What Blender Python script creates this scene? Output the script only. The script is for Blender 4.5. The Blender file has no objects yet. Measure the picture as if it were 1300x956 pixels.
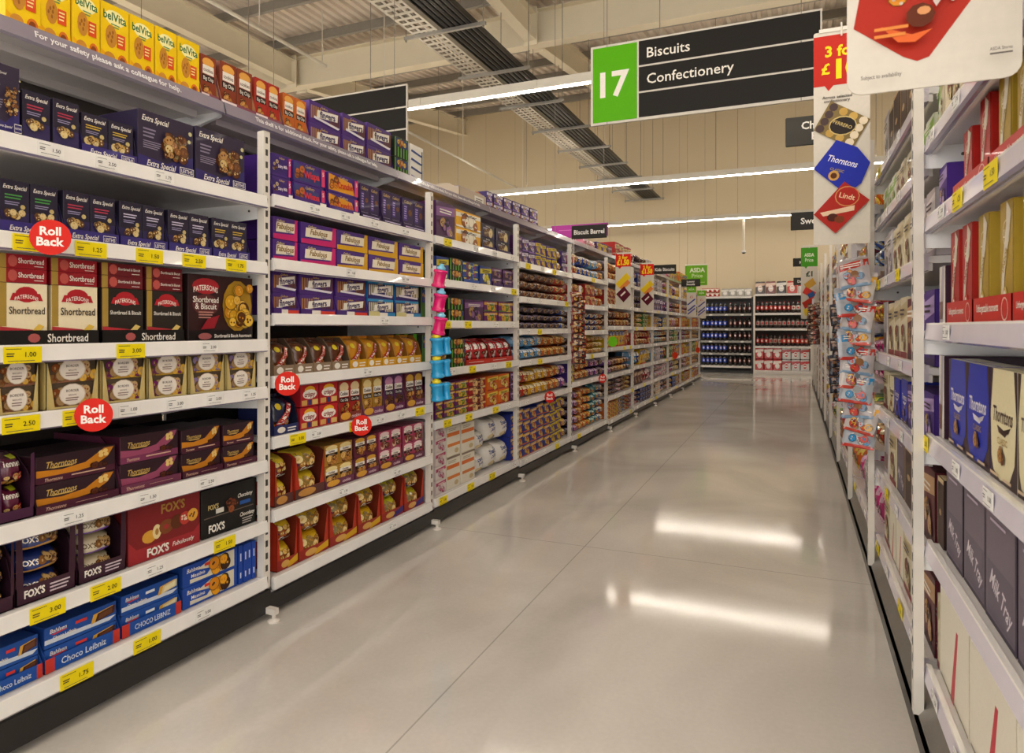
import bpy, math, random
from mathutils import Vector, Matrix
C = bpy.context.scene.collection
PI = math.pi
rnd = random.Random(17)

# ------------------------------------------------------------------ colour and materials
def lin(hexcol):
    h = hexcol.lstrip('#')
    if len(h) == 3: h = ''.join(c * 2 for c in h)
    out = []
    for i in (0, 2, 4):
        c = int(h[i:i + 2], 16) / 255
        out.append(c / 12.92 if c <= .04045 else ((c + .055) / 1.055) ** 2.4)
    return (out[0], out[1], out[2], 1.0)

def new_mat(name):
    m = bpy.data.materials.new(name); m.use_nodes = True
    nt = m.node_tree
    return m, nt, nt.nodes['Principled BSDF']

def printed(name, rough, bump=0.0, scale=60, coat=0.0, metal=0.0, trans=0.0, spec=.5):
    """printed stock: the ink colour comes from the mesh, mottling, sheen and crinkle are procedural"""
    m, nt, p = new_mat(name)
    at = nt.nodes.new('ShaderNodeAttribute'); at.attribute_name = 'ink'
    no = nt.nodes.new('ShaderNodeTexNoise'); no.inputs['Scale'].default_value = scale; no.inputs['Detail'].default_value = 3
    p.inputs['Specular IOR Level'].default_value = spec
    tc = nt.nodes.new('ShaderNodeTexCoord'); nt.links.new(tc.outputs['Object'], no.inputs['Vector'])
    mr = nt.nodes.new('ShaderNodeMapRange'); mr.inputs[3].default_value = .93; mr.inputs[4].default_value = 1.05
    nt.links.new(no.outputs['Fac'], mr.inputs[0])
    mx = nt.nodes.new('ShaderNodeVectorMath'); mx.operation = 'SCALE'
    nt.links.new(at.outputs['Color'], mx.inputs[0]); nt.links.new(mr.outputs[0], mx.inputs['Scale'])
    nt.links.new(mx.outputs[0], p.inputs['Base Color'])
    p.inputs['Roughness'].default_value = rough
    p.inputs['Metallic'].default_value = metal
    p.inputs['Coat Weight'].default_value = coat
    if trans: p.inputs['Transmission Weight'].default_value = trans
    if bump:
        b = nt.nodes.new('ShaderNodeBump'); b.inputs['Strength'].default_value = bump; b.inputs['Distance'].default_value = .004
        nt.links.new(no.outputs['Fac'], b.inputs['Height']); nt.links.new(b.outputs[0], p.inputs['Normal'])
    return m

def plain(name, col, rough=.5, metal=0.0, noise=.06, scale=8, bump=0.0, emit=0.0, coat=0.0):
    m, nt, p = new_mat(name)
    c = lin(col)
    no = nt.nodes.new('ShaderNodeTexNoise'); no.inputs['Scale'].default_value = scale; no.inputs['Detail'].default_value = 4
    tc = nt.nodes.new('ShaderNodeTexCoord'); nt.links.new(tc.outputs['Object'], no.inputs['Vector'])
    rp = nt.nodes.new('ShaderNodeValToRGB')
    rp.color_ramp.elements[0].color = tuple(x * (1 - noise) for x in c[:3]) + (1,)
    rp.color_ramp.elements[1].color = tuple(min(1, x * (1 + noise)) for x in c[:3]) + (1,)
    nt.links.new(no.outputs['Fac'], rp.inputs[0]); nt.links.new(rp.outputs[0], p.inputs['Base Color'])
    p.inputs['Roughness'].default_value = rough; p.inputs['Metallic'].default_value = metal
    p.inputs['Coat Weight'].default_value = coat
    if bump:
        b = nt.nodes.new('ShaderNodeBump'); b.inputs['Strength'].default_value = bump; b.inputs['Distance'].default_value = .003
        nt.links.new(no.outputs['Fac'], b.inputs['Height']); nt.links.new(b.outputs[0], p.inputs['Normal'])
    if emit:
        p.inputs['Emission Color'].default_value = c; p.inputs['Emission Strength'].default_value = emit
    return m

M = {
    'card': printed('printed_card', .45, .02, 90, .04, spec=.3),
    'film': printed('printed_film', .22, .35, 45, .4),
    'ticket': printed('printed_paper', .55, spec=.2),
    'sign': printed('printed_sign_board', .5, spec=.15),
    'bottle': printed('soda_bottle_plastic', .12, 0, 30, .6),
    'steel': plain('cream_powder_coated_steel', '#dcd5cc', .38, 0, .03, 14),
    'shelf': plain('white_powder_coated_shelf', '#dedad8', .36, 0, .03, 10),
    'grey': plain('galvanised_steel', '#9b9891', .4, .55, .12, 20),
    'black': plain('black_plinth_metal', '#1d1b1a', .35, 0, .2, 9),
    'back': plain('shelving_back_panel', '#4a4440', .6, 0, .06, 5),
    'fitting': plain('white_light_housing', '#d8d2c4', .4),
    'lamp': plain('lit_lamp_diffuser', '#fff4e4', .4, emit=37.0, noise=.0),
    'uplamp': plain('lit_upper_diffuser', '#fff4e4', .4, emit=18.0, noise=.0),
    'perf': plain('bright_galvanised_steel', '#c4bfb4', .35, .3, .08, 20),
    'cable': plain('black_cable_sheath', '#171513', .45, 0, .3, 30),
    'wire': plain('steel_hanging_wire', '#8a8377', .4, .4),
    'beam': plain('cream_painted_roof_steel', '#e6dcc4', .5, 0, .05, 3),
    'plastic': plain('clear_grey_plastic', '#d4cfdc', .2, 0, .04, 12, coat=.5),
    'pink': plain('pink_moulded_plastic', '#e0106f', .22, 0, .1, 30, coat=.5),
    'blue': plain('blue_moulded_plastic', '#1f9fd8', .22, 0, .1, 30, coat=.5),
    'paleblue': plain('pale_blue_moulded_plastic', '#7cc8e8', .25, 0, .1, 30, coat=.4),
    'yellow': plain('yellow_moulded_plastic', '#f0d814', .25, 0, .1, 30, coat=.4),
}

# ------------------------------------------------------------------ mesh collecting
class MB:
    def __init__(s): s.v, s.f, s.c = [], [], []
    def face(s, pts, col):
        n = len(s.v); s.v += [tuple(p) for p in pts]; s.f.append(tuple(range(n, n + len(pts)))); s.c.append(col)
    def box(s, x0, y0, z0, x1, y1, z1, col='#ffffff', top=None, front=None):
        n = len(s.v)
        s.v += [(x0, y0, z0), (x1, y0, z0), (x1, y1, z0), (x0, y1, z0), (x0, y0, z1), (x1, y0, z1), (x1, y1, z1), (x0, y1, z1)]
        for q, k in (((0, 3, 2, 1), col), ((4, 5, 6, 7), top or col), ((0, 1, 5, 4), front or col), ((1, 2, 6, 5), col), ((2, 3, 7, 6), col), ((3, 0, 4, 7), col)):
            s.f.append(tuple(n + i for i in q)); s.c.append(k)
    def bevbox(s, x0, y0, z0, x1, y1, z1, b, col, top=None):
        """box with all twelve edges chamfered"""
        L = []
        for (z, i) in ((z0, b), (z0 + b, 0), (z1 - b, 0), (z1, b)):
            r = [(x0 + b, y0 + i), (x1 - b, y0 + i), (x1 - i, y0 + b), (x1 - i, y1 - b), (x1 - b, y1 - i), (x0 + b, y1 - i), (x0 + i, y1 - b), (x0 + i, y0 + b)]
            L.append([(x, y, z) for x, y in r])
        n = len(s.v)
        for r in L: s.v += r
        for k in range(3):
            for i in range(8):
                j = (i + 1) % 8
                s.f.append((n + k * 8 + i, n + k * 8 + j, n + k * 8 + 8 + j, n + k * 8 + 8 + i)); s.c.append(col)
        s.f.append(tuple(n + 7 - i for i in range(8))); s.c.append(col)
        s.f.append(tuple(n + 24 + i for i in range(8))); s.c.append(top or col)
    def tube(s, a, b, r, col='#ffffff', n=8, r2=None):
        a, b = Vector(a), Vector(b); d = (b - a).normalized()
        u = d.orthogonal().normalized(); w = d.cross(u); k = len(s.v); r2 = r if r2 is None else r2
        for p, q in ((a, r), (b, r2)):
            for i in range(n):
                t = 2 * PI * i / n; s.v.append(tuple(p + u * (q * math.cos(t)) + w * (q * math.sin(t))))
        for i in range(n):
            j = (i + 1) % n; s.f.append((k + i, k + j, k + n + j, k + n + i)); s.c.append(col)
        s.f.append(tuple(k + n - 1 - i for i in range(n))); s.c.append(col)
        s.f.append(tuple(k + n + i for i in range(n))); s.c.append(col)
    def lathe(s, prof, n=16, cx=0, cy=0, fn=None):
        """prof: (radius, z, colour of the band above)"""
        k = len(s.v)
        for r, z, c in prof:
            for i in range(n):
                t = 2 * PI * i / n; s.v.append((cx + r * math.cos(t), cy + r * math.sin(t), z))
        for j in range(len(prof) - 1):
            for i in range(n):
                i2 = (i + 1) % n
                s.f.append((k + j * n + i, k + j * n + i2, k + j * n + n + i2, k + j * n + n + i))
                s.c.append(fn(j, i) if fn else prof[j][2])
        s.f.append(tuple(k + n - 1 - i for i in range(n))); s.c.append(prof[0][2])
        e = k + (len(prof) - 1) * n
        s.f.append(tuple(e + i for i in range(n))); s.c.append(prof[-1][2])
    def mesh(s, name, mat, smooth=False):
        me = bpy.data.meshes.new(name); me.from_pydata(s.v, [], s.f)
        at = me.color_attributes.new('ink', 'FLOAT_COLOR', 'CORNER')
        cache = {}; buf = []
        for f, c in zip(s.f, s.c):
            if c not in cache: cache[c] = lin(c)
            buf.extend(cache[c] * len(f))
        at.data.foreach_set('color', buf)
        me.materials.append(mat)
        if smooth: me.polygons.foreach_set('use_smooth', [True] * len(me.polygons))
        me.update(); return me

def ob(name, me, parent=None, loc=(0, 0, 0), rz=0.0, rx=0.0, ry=0.0):
    o = bpy.data.objects.new(name, me); C.objects.link(o)
    o.location = loc; o.rotation_euler = (rx, ry, rz)
    if parent: o.parent = parent
    return o
def tag(o, label, cat, group=None, kind=None):
    o['label'] = label; o['category'] = cat
    if group: o['group'] = group
    if kind: o['kind'] = kind
    return o
def struct(name, me, loc=(0, 0, 0)):
    o = ob(name, me, None, loc); o['kind'] = 'structure'; return o
def thing(name, label, cat, loc=(0, 0, 0), rz=0.0, group=None):
    return tag(ob(name, None, None, loc, rz), label, cat, group)
def copy_tree(o, parent=None):
    c = o.copy(); C.objects.link(c); c.parent = parent
    for ch in list(o.children): copy_tree(ch, c)
    return c

# ------------------------------------------------------------------ print: flat shapes and lettering laid on a face
_txt = {}
def glyphs(s, bold=0.0, res=2):
    k = (s, bold)
    if k not in _txt:
        cu = bpy.data.curves.new('lettering', 'FONT'); cu.body = s; cu.resolution_u = res; cu.offset = bold; cu.size = 1
        o = bpy.data.objects.new('lettering', cu); me = o.to_mesh()
        vs = [(v.co.x, v.co.y) for v in me.vertices]; fs = [tuple(p.vertices) for p in me.polygons]
        o.to_mesh_clear(); bpy.data.objects.remove(o); bpy.data.curves.remove(cu)
        if not vs: vs = [(0, 0)]
        x0 = min(a for a, b in vs); x1 = max(a for a, b in vs)
        _txt[k] = ([(a - (x0 + x1) / 2, b - .35) for a, b in vs], fs, x1 - x0)
    return _txt[k]

def rings(mb, P, w, h, place, e, c):
    mx = sum(x for x, z in P) / len(P); mz = sum(z for x, z in P) / len(P); n = len(P)
    g = lambda i, k: place((mx + (P[i % n][0] - mx) * k - .5) * w, (mz + (P[i % n][1] - mz) * k) * h, e)
    for i in range(n):
        mb.face([g(i, 0), g(i, .4), g(i + 1, .4)], c)
        for a, b in ((.4, .75), (.75, 1)): mb.face([g(i, a), g(i, b), g(i + 1, b), g(i + 1, a)], c)
def paint(mb, ops, w, h, place, step=.0004, curved=False):
    """ops in fractions of the face; place(x, z, lift) -> 3D point, x in -w/2..w/2, z in 0..h"""
    lay = 1; raw = place
    place = lambda x, z, e: raw(min(w / 2, max(-w / 2, x)), min(h, max(0, z)), e)      # print stays on its face
    for o in ops:
        k = o[0]; e = step * lay; lay += .25 if k in 'e' else 1
        if k == 'r':
            _, x0, z0, x1, z1, c = o
            nx, nz = (8, 6) if curved else (1, 1)
            for i in range(nx):
                for j in range(nz):
                    a = x0 + (x1 - x0) * i / nx; b = x0 + (x1 - x0) * (i + 1) / nx
                    p = z0 + (z1 - z0) * j / nz; q = z0 + (z1 - z0) * (j + 1) / nz
                    mb.face([place((a - .5) * w, p * h, e), place((b - .5) * w, p * h, e), place((b - .5) * w, q * h, e), place((a - .5) * w, q * h, e)], c)
        elif k == 'p':
            P = o[1]
            if curved:                          # follow the bulge: quads as a grid, the rest as rings round the middle
                if len(P) == 4:
                    f = lambda a, b: place(((P[0][0] * (1 - a) + P[1][0] * a) * (1 - b) + (P[3][0] * (1 - a) + P[2][0] * a) * b - .5) * w, ((P[0][1] * (1 - a) + P[1][1] * a) * (1 - b) + (P[3][1] * (1 - a) + P[2][1] * a) * b) * h, e)
                    for i in range(8):
                        for j in range(5): mb.face([f(i / 8, j / 5), f((i + 1) / 8, j / 5), f((i + 1) / 8, (j + 1) / 5), f(i / 8, (j + 1) / 5)], o[2])
                else: rings(mb, P, w, h, place, e, o[2])
            else: mb.face([place((x - .5) * w, z * h, e) for x, z in P], o[2])
        elif k == 'e':
            _, cx, cz, rx, rz, c = o
            RX = rx * w; RZ = RX if rz is None else rz * h
            n = 14 if max(RX, RZ) > .02 else 9
            if curved and max(RX, RZ) > .02: rings(mb, [(cx + RX / w * math.cos(2 * PI * i / n), cz + RZ / h * math.sin(2 * PI * i / n)) for i in range(n)], w, h, place, e, c)
            else: mb.face([place((cx - .5) * w + RX * math.cos(2 * PI * i / n), cz * h + RZ * math.sin(2 * PI * i / n), e) for i in range(n)], c)
        elif k == 't':
            _, s, cx, cz, hf, c = o[:6]; opt = o[6] if len(o) > 6 else {}
            vs, fs, wd = glyphs(s, opt.get('b', .012))
            sc = hf * h / .72; mw = opt.get('mw', .9) * w
            sx = min(sc, mw / wd) if wd > 0 else sc
            if not opt.get('sq'): sc = min(sc, sx * 1.35)
            sh = opt.get('sh', 0); ro = opt.get('ro', 0); co, si = math.cos(ro), math.sin(ro); arc = opt.get('arc', 0)
            n = len(mb.v)
            for a, b in vs:
                x, z = (a + b * sh) * sx, b * sc
                if arc: z -= arc * h * (2 * a / max(wd, .01)) ** 2
                mb.v.append(tuple(place((cx - .5) * w + x * co - z * si, cz * h + x * si + z * co, e)))
            for f in fs: mb.f.append(tuple(n + i for i in f)); mb.c.append(c)
        elif k == 'l':
            _, x, z, ww, n_, c = o[:6]; g = o[6] if len(o) > 6 else .03
            for i in range(n_):
                a = x; b = x + ww * (.75 + .25 * ((i * 7 + 3) % 4) / 3); zz = z - i * g
                mb.face([place((a - .5) * w, (zz - g * .22) * h, e), place((b - .5) * w, (zz - g * .22) * h, e), place((b - .5) * w, (zz + g * .22) * h, e), place((a - .5) * w, (zz + g * .22) * h, e)], c)

def cl(cx, cz, rx, rz, n, cols, r=.06, seed=1, asp=None):
    """a heap of round biscuits or sweets with a lighter spot on each"""
    g = random.Random(seed); out = []
    n = int(n * 1.5)
    for i in range(n):
        x = cx + rx * (g.random() * 2 - 1); z = cz + rz * (g.random() * 2 - 1); q = r * (.6 + .5 * g.random())
        c = cols[i % len(cols)]; rim = '#%02x%02x%02x' % tuple(int(int(c[j:j + 2], 16) * .62) for j in (1, 3, 5))
        out.append(('e', x, z, q * 1.12, asp and q * asp * 1.12, rim)); out.append(('e', x, z, q, asp and q * asp, c))
        if len(cols) > 1:
            for t in range(2 + i % 2): out.append(('e', x + q * .45 * math.cos(t * 2.3 + i), z + q * .3 * math.sin(t * 2.3 + i), q * .22, asp and q * .22 * asp, cols[(i + 1) % len(cols)]))
    return out
def cookie(cx, cz, r, col, chip, asp=None, n=5):
    out = [('e', cx, cz, r, asp and r * asp, col)]
    for i in range(n):
        t = i * 2.4; q = r * .25 * math.sqrt(i + .6)
        out.append(('e', cx + q * math.cos(t), cz + q * math.sin(t) * (asp or 1), r * .17, asp and r * .17 * asp, chip))
    return out

flat_front = lambda x, z, e: (x, -e, z)

# ------------------------------------------------------------------ packs.  origin: bottom, front, centre; the front looks along -y
def carton_mb(w, h, d, ops, side, top, side_ops=None):
    mb = MB(); mb.bevbox(-w / 2, 0, 0, w / 2, d, h, min(.0025, w * .04), side, top)
    paint(mb, ops, w, h, flat_front)
    if side_ops:
        paint(mb, side_ops, d, h, lambda x, z, e: (-w / 2 - e, d / 2 - x, z))
        paint(mb, side_ops, d, h, lambda x, z, e: (w / 2 + e, d / 2 + x, z))
    # tuck-in flap line and glued tab on the lid
    mb.box(-w * .46, d * .3, h, w * .46, d * .3 + .002, h + .0006, side)
    return mb
def pillow_mb(w, h, d, ops, base, back=None, fins='x', nx=10, nz=8):
    """film pack blown into a cushion, crimped fins at two ends"""
    def prof(x, z):
        a = min(1, abs(2 * x / w)); b = min(1, abs(2 * z / h - 1))
        return (1 - a ** 3.2) ** .55 * (1 - b ** 3.2) ** .5
    mb = MB()
    am = .004 if fins == 'z' else .0015
    wr = lambda x, z: am * math.sin(x * 95 + z * 60) * math.sin(z * 85 - x * 40) * min(1, prof(x, z) * 1.5)
    F = lambda x, z, e: (x, d / 2 * (1 - prof(x, z)) - e * 1.6 + wr(x, z), z)
    if fins == 'z': nx, nz = 14, 14
    for side in (0, 1):
        n = len(mb.v)
        for j in range(nz + 1):
            for i in range(nx + 1):
                x = -w / 2 + w * i / nx; z = h * j / nz; y = d / 2 * (1 - prof(x, z)); mb.v.append((x, y + wr(x, z) if side == 0 else d - y, z))
        for j in range(nz):
            for i in range(nx):
                a = n + j * (nx + 1) + i; q = (a, a + 1, a + nx + 2, a + nx + 1)
                mb.f.append(q if side == 0 else q[::-1]); mb.c.append(base if side == 0 else (back or base))
    if fins == 'x':
        for sx in (-1, 1):
            for t in range(6):
                z0 = h * (.06 + .88 * t / 6); z1 = h * (.06 + .88 * (t + 1) / 6)
                mb.face([(sx * w / 2, d / 2, z0), (sx * (w / 2 + .008), d / 2 + .002 * (t % 2), z0), (sx * (w / 2 + .008), d / 2 + .002 * ((t + 1) % 2), z1), (sx * w / 2, d / 2, z1)], base)
    else:
        for z0, z1 in ((h - .002, h + .012),):
            for t in range(10):
                a = -w * .47 + w * .94 * t / 10; b = -w * .47 + w * .94 * (t + 1) / 10
                mb.face([(a, d / 2, z0), (b, d / 2, z0), (b, d / 2 + .003 * ((t + 1) % 2), z1), (a, d / 2 + .003 * (t % 2), z1)], base)
    paint(mb, ops, w, h, F, curved=True)
    return mb
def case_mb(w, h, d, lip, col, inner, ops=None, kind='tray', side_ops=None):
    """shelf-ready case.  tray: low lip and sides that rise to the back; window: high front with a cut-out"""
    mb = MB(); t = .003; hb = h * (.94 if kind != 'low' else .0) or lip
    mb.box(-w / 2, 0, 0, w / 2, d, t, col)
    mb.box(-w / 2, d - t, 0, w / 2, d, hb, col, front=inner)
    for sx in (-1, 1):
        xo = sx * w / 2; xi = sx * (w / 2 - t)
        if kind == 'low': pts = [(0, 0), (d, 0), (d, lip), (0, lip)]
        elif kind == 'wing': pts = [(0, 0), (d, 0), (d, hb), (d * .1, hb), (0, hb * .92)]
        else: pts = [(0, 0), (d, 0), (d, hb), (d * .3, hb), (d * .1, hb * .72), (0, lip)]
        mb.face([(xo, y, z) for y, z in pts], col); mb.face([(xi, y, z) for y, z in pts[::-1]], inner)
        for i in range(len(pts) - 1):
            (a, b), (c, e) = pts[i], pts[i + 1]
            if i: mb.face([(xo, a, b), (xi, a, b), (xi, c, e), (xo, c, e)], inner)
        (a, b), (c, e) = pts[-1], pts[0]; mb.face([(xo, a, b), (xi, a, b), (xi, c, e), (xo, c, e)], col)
    F = flat_front
    if kind == 'wing':      # V-shaped cut: wings at both sides of the lip
        m = .16
        for sx in (-1, 1):
            mb.face([(sx * w / 2, 0, lip * .9), (sx * w * (.5 - m), 0, lip), (sx * w * (.5 - m * .55), 0, hb * .6), (sx * w * (.5 - .03), 0, hb * .92), (sx * w / 2, 0, hb * .92)][::sx], col)
    if kind == 'window':
        m = .12
        for sx in (-1, 1):
            mb.face([(sx * w / 2, 0, lip), (sx * w * (.5 - m), 0, lip), (sx * w * (.5 - m * .8), 0, h * .95), (sx * w / 2, 0, h * .97)][::sx], col)
    mb.box(-w / 2, 0, 0, w / 2, t, lip, col)
    if ops: paint(mb, ops, w, lip, F)
    return mb
# ------------------------------------------------------------------ survey helpers
# distances along the two shelving runs (metres), worked out from bearings taken at the photographer's station
def _along(u, x):
    t = math.tan(math.atan((u - 650) / 844) - math.atan(360 / 844)); return x / t
def _depth(y, x): return -x * .3923 + y * .9198
def U(u): return _along(u, -2.035)
def T(u): return _along(u, -2.265)
def R(u): return _along(u, .385)
def HU(u, px): return px * _depth(U(u), -2.035) / 844
def HT(u, px): return px * _depth(T(u), -2.265) / 844 + .034
# ------------------------------------------------------------------ designs printed on the packs
W_ = '#f2ede2'; TAN = '#c9a45c'; BRN = '#6b3a1d'
def biscuits(seed=3): return cl(.5, .2, .3, .09, 7, [TAN, '#8a5a2a', '#d8bd7c'], .12, seed)
def D_es(acc, seed):
    return [('r', 0, 0, 1, 1, '#282236'), ('r', 0, 0, 1, .42, '#332a56'), ('t', 'Extra Special', .5, .87, .1, W_, {'sh': .3, 'mw': .8}), ('l', .14, .72, .6, 2, acc, .055), ('l', .14, .59, .5, 2, '#9a93b8', .04),
            ('e', .76, .52, .09, None, '#c8b478')] + cl(.46, .36, .26, .05, 6, [TAN, '#6a4526', '#dcc68e'], .14, seed) + [('r', 0, 0, 1, .02, '#463a80')]
def D_leiths():
    return [('r', 0, 0, 1, 1, '#33293f'), ('p', [(0, 0), (1, 0), (1, .42), (.85, .37), (.5, .2), (0, .26)], '#352c6c'), ('t', 'Extra Special', .3, .88, .1, W_, {'sh': .3, 'mw': .46}), ('l', .08, .7, .22, 3, '#8a8198', .06), ('l', .08, .5, .34, 4, '#8a8198', .035)] \
        + cl(.63, .5, .17, .18, 22, ['#8d5a2c', '#b98a50', '#5e3018', '#d6ba7c', '#6d4326'], .075, 5) + [('e', .88, .8, .035, None, '#c6c08a'), ('e', .86, .66, .03, None, '#c6c08a'),
        ('t', 'Extra Special', .35, .13, .1, W_, {'sh': .3, 'mw': .5}), ('r', .68, .07, .95, .19, W_), ('r', .69, .08, .94, .18, '#352c6c'), ('t', 'LEITHS', .815, .13, .065, W_, {'mw': .22})]
def D_belvita():
    return [('r', 0, 0, 1, 1, '#f7cf00'), ('e', .5, .8, .36, .12, '#fbf3b0'), ('t', 'belVita', .5, .82, .13, '#1d6a3a', {'mw': .82, 'b': .02}), ('l', .36, .7, .3, 2, '#4f8f5a', .04)] + cookie(.36, .5, .2, '#c98a2e', '#9a5f18', .9) + \
           [('r', .56, .36, .86, .58, '#e0501c'), ('l', .6, .53, .2, 3, '#ffe9a0', .05), ('p', [(0, 0), (1, 0), (1, .22), (.5, .12), (0, .26)], '#f0b000'), ('e', .3, .16, .2, .09, '#c98a2e'), ('e', .75, .16, .17, .11, '#d9741c'), ('e', .75, .16, .11, .07, '#8a4310')]
def D_cookiebag(bg, lab, mid):
    return [('r', 0, 0, 1, 1, bg), ('e', .5, .86, .38, .1, '#e8a84c'), ('r', .14, .62, .86, .8, W_), ('t', 'cookies', .5, .71, .1, '#5a2a1c', {'mw': .62}), ('r', .1, .47, .9, .6, '#2a1c18'), ('t', 'Big Chip', .5, .535, .09, W_, {'mw': .66})] + cl(.5, .27, .28, .12, 7, [mid, '#5b2c12', '#d29a50'], .13, 7) + [('e', .35, .1, .25, .06, lab)]
def D_fingers(bg='#4c2a7a', top=None):
    o = [('r', 0, 0, 1, 1, bg)]
    if top: o += [('r', 0, .86, 1, 1, top), ('t', 'new & bigger', .5, .93, .06, W_)]
    for i in range(5): o += [('r', .04 + i * .065, .2 + .04 * (i % 2), .085 + i * .065, .8, '#a8763e' if not top else '#cfc79a'), ('r', .66 + i * .065, .25 - .04 * (i % 2), .705 + i * .065, .85, '#6e3e1e' if not top else '#e0d8b0')]
    o += [('t', 'Cadbury', .45, .84, .1, '#d8b860', {'sh': .3, 'mw': .3}), ('p', [(.2, .3), (.88, .46), (.9, .82), (.22, .66)], W_), ('t', 'fingers', .55, .56, .3, '#2c1656', {'mw': .62, 'ro': .1, 'b': .03}), ('p', [(.1, .22), (.9, .1), (.95, .2), (.12, .33)], '#e8e2ee')]
    return o
def D_fab(acc):
    return [('r', 0, 0, 1, 1, '#4a2580'), ('p', [(0, 0), (1, 0), (1, .3), (0, .22)], acc), ('p', [(.8, 0), (1, 0), (1, 1), (.9, 1)], acc), ('t', 'Cadbury', .3, .84, .12, '#e4cf80', {'sh': .3, 'mw': .32}), ('p', [(.1, .32), (.86, .36), (.88, .8), (.12, .76)], '#efe5cf'), ('t', 'Fabulous', .49, .6, .26, '#8a6a1c', {'mw': .7, 'sh': .2, 'b': .03}), ('t', 'fingers', .62, .42, .1, '#3a2060', {'mw': .3})]
def D_bar(word, panel, tcol, food):
    o = [('r', 0, 0, 1, 1, '#44257c'), ('p', [(0, .1), (.9, .1), (.8, .72), (0, .92)], panel)] + cl(.16, .5, .1, .22, 5, food, .08, 4) + [('t', 'Cadbury', .5, .84, .14, '#d8b860', {'sh': .3, 'mw': .3}), ('t', word, .55, .47, .34, tcol, {'mw': .52, 'b': .03, 'ro': .05}), ('r', .88, .08, 1, .92, '#d83a70'), ('t', '5', .94, .7, .2, W_)]
    return o
def D_dark(seed):
    return [('r', 0, 0, 1, 1, '#35214e'), ('t', 'Cadbury', .5, .88, .09, '#c9a860', {'sh': .3, 'mw': .7}), ('r', .1, .3, .42, .78, '#4b2f86')] + cookie(.68, .56, .16, '#7a4a24', '#4c2a14') + [('l', .14, .72, .24, 6, '#a99ad0', .07), ('l', .12, .2, .72, 3, '#c9bce0', .06)]
def D_short(bg, txt, foods):
    return [('r', 0, 0, 1, 1, bg), ('r', 0, 0, .14, 1, '#a88a3c'), ('p', [(0, .3), (.07, .22), (.14, .3)], bg), ('e', .55, .82, .24, .13, '#b3202a'), ('p', [(.2, .72), (.9, .72), (.84, .84), (.26, .84)], '#b3202a'), ('t', 'PATERSONS', .55, .79, .08, W_, {'mw': .5, 'arc': .05}), ('t', txt, .56, .56, .14, '#3a2a24' if bg == '#efe2c0' else W_, {'mw': .76}),
            ('p', [(0, 0), (1, 0), (1, .22), (0, .3)], '#b5323a'), ('r', .16, .05, .36, .14, '#79b85a')] + [('p', [(.42, .04), (.8, .34), (.92, .3), (.56, .0)], foods[0]), ('p', [(.6, .04), (.9, .24), (.98, .18), (.74, .0)], foods[1])]
def D_shortlid(bg, txt):
    return [('r', 0, 0, 1, 1, bg), ('r', 0, 0, .14, 1, '#a88a3c'), ('e', .27, .5, .1, .42, '#c0564e'), ('t', txt, .66, .56, .42, W_, {'mw': .55}), ('l', .72, .2, .2, 1, W_, .1)]
def D_assort():
    return [('r', 0, 0, 1, 1, '#33191a'), ('r', 0, 0, 1, .17, '#1a1414'), ('e', .25, .83, .2, .12, '#a8202a'), ('t', 'PATERSONS', .25, .81, .08, W_, {'mw': .36, 'arc': .04}), ('e', .25, .55, .2, .16, '#5b2a2a'), ('t', 'Shortbread', .25, .63, .09, W_, {'mw': .38}), ('t', '& Biscuit', .25, .53, .09, W_, {'mw': .32}), ('l', .14, .44, .22, 3, '#c08a80', .04), ('e', .74, .55, .24, .4, '#a8801c')] + \
        cl(.74, .56, .17, .27, 16, ['#d09a1c', '#e2b640', '#5b3010', '#c8861a', '#dcae4a'], .085, 9) + [('p', [(.14, .18), (.34, .2), (.42, .4), (.24, .34)], '#8e1826'), ('e', .2, .08, .1, .05, '#a05a5a'), ('t', 'Shortbread & Biscuit Assortment', .64, .085, .055, W_, {'mw': .6})]
def D_round(a, b):
    return [('r', 0, 0, 1, 1, '#57493a'), ('r', 0, 0, 1, .28, b)] + cl(.2, .45, .16, .3, 5, ['#b08e60', '#8a6238', a], .11, 6) + cl(.8, .45, .16, .3, 5, ['#c2a070', a, '#e0b040'], .11, 8) + \
        [('e', .5, .52, .27, .45, '#d8c8b4'), ('e', .5, .52, .25, .42, '#efe7dc'), ('t', 'BORDER', .5, .68, .1, '#4a3a34', {'mw': .36}), ('t', 'BISCUITS', .5, .5, .06, '#6a4a44', {'mw': .34}), ('l', .36, .38, .26, 2, '#8a7066', .09)]
def D_thorn(sw, low):
    return [('r', 0, 0, 1, 1, '#301a24'), ('p', [(0, .1), (0, .5), (.3, .42), (.6, .52), (.85, .95), (.98, .95), (.9, .6), (.7, .3), (.4, .2)], sw), ('r', 0, 0, 1, .24, low), ('t', 'Thorntons', .3, .66, .24, '#cfae60', {'sh': .3, 'mw': .38}), ('p', [(.14, .55), (.46, .55), (.42, .5), (.2, .51)], '#cfae60'),
            ('l', .42, .14, .44, 1, '#d8b49a', .1), ('t', 'Thorntons', .2, .12, .12, '#d8b49a', {'sh': .3, 'mw': .22}),
            ('e', .8, .8, .035, .08, '#e8c878'), ('e', .86, .84, .035, .08, '#e8c878'), ('e', .8, .68, .035, .08, '#e8c878'), ('e', .87, .7, .035, .08, '#e8c878')] + cl(.78, .32, .1, .05, 4, ['#3a160c', '#5a2a14'], .04, 3)
def D_viennese():
    return [('r', 0, 0, 1, 1, '#7a1f3c'), ('t', 'Viennese', .5, .76, .2, W_, {'mw': .84, 'sh': .2}), ('r', .55, .88, .95, .97, '#c8d420')] + cl(.45, .3, .3, .16, 8, ['#dcb878', '#c08c48', '#a8202c'], .1, 4)
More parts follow.
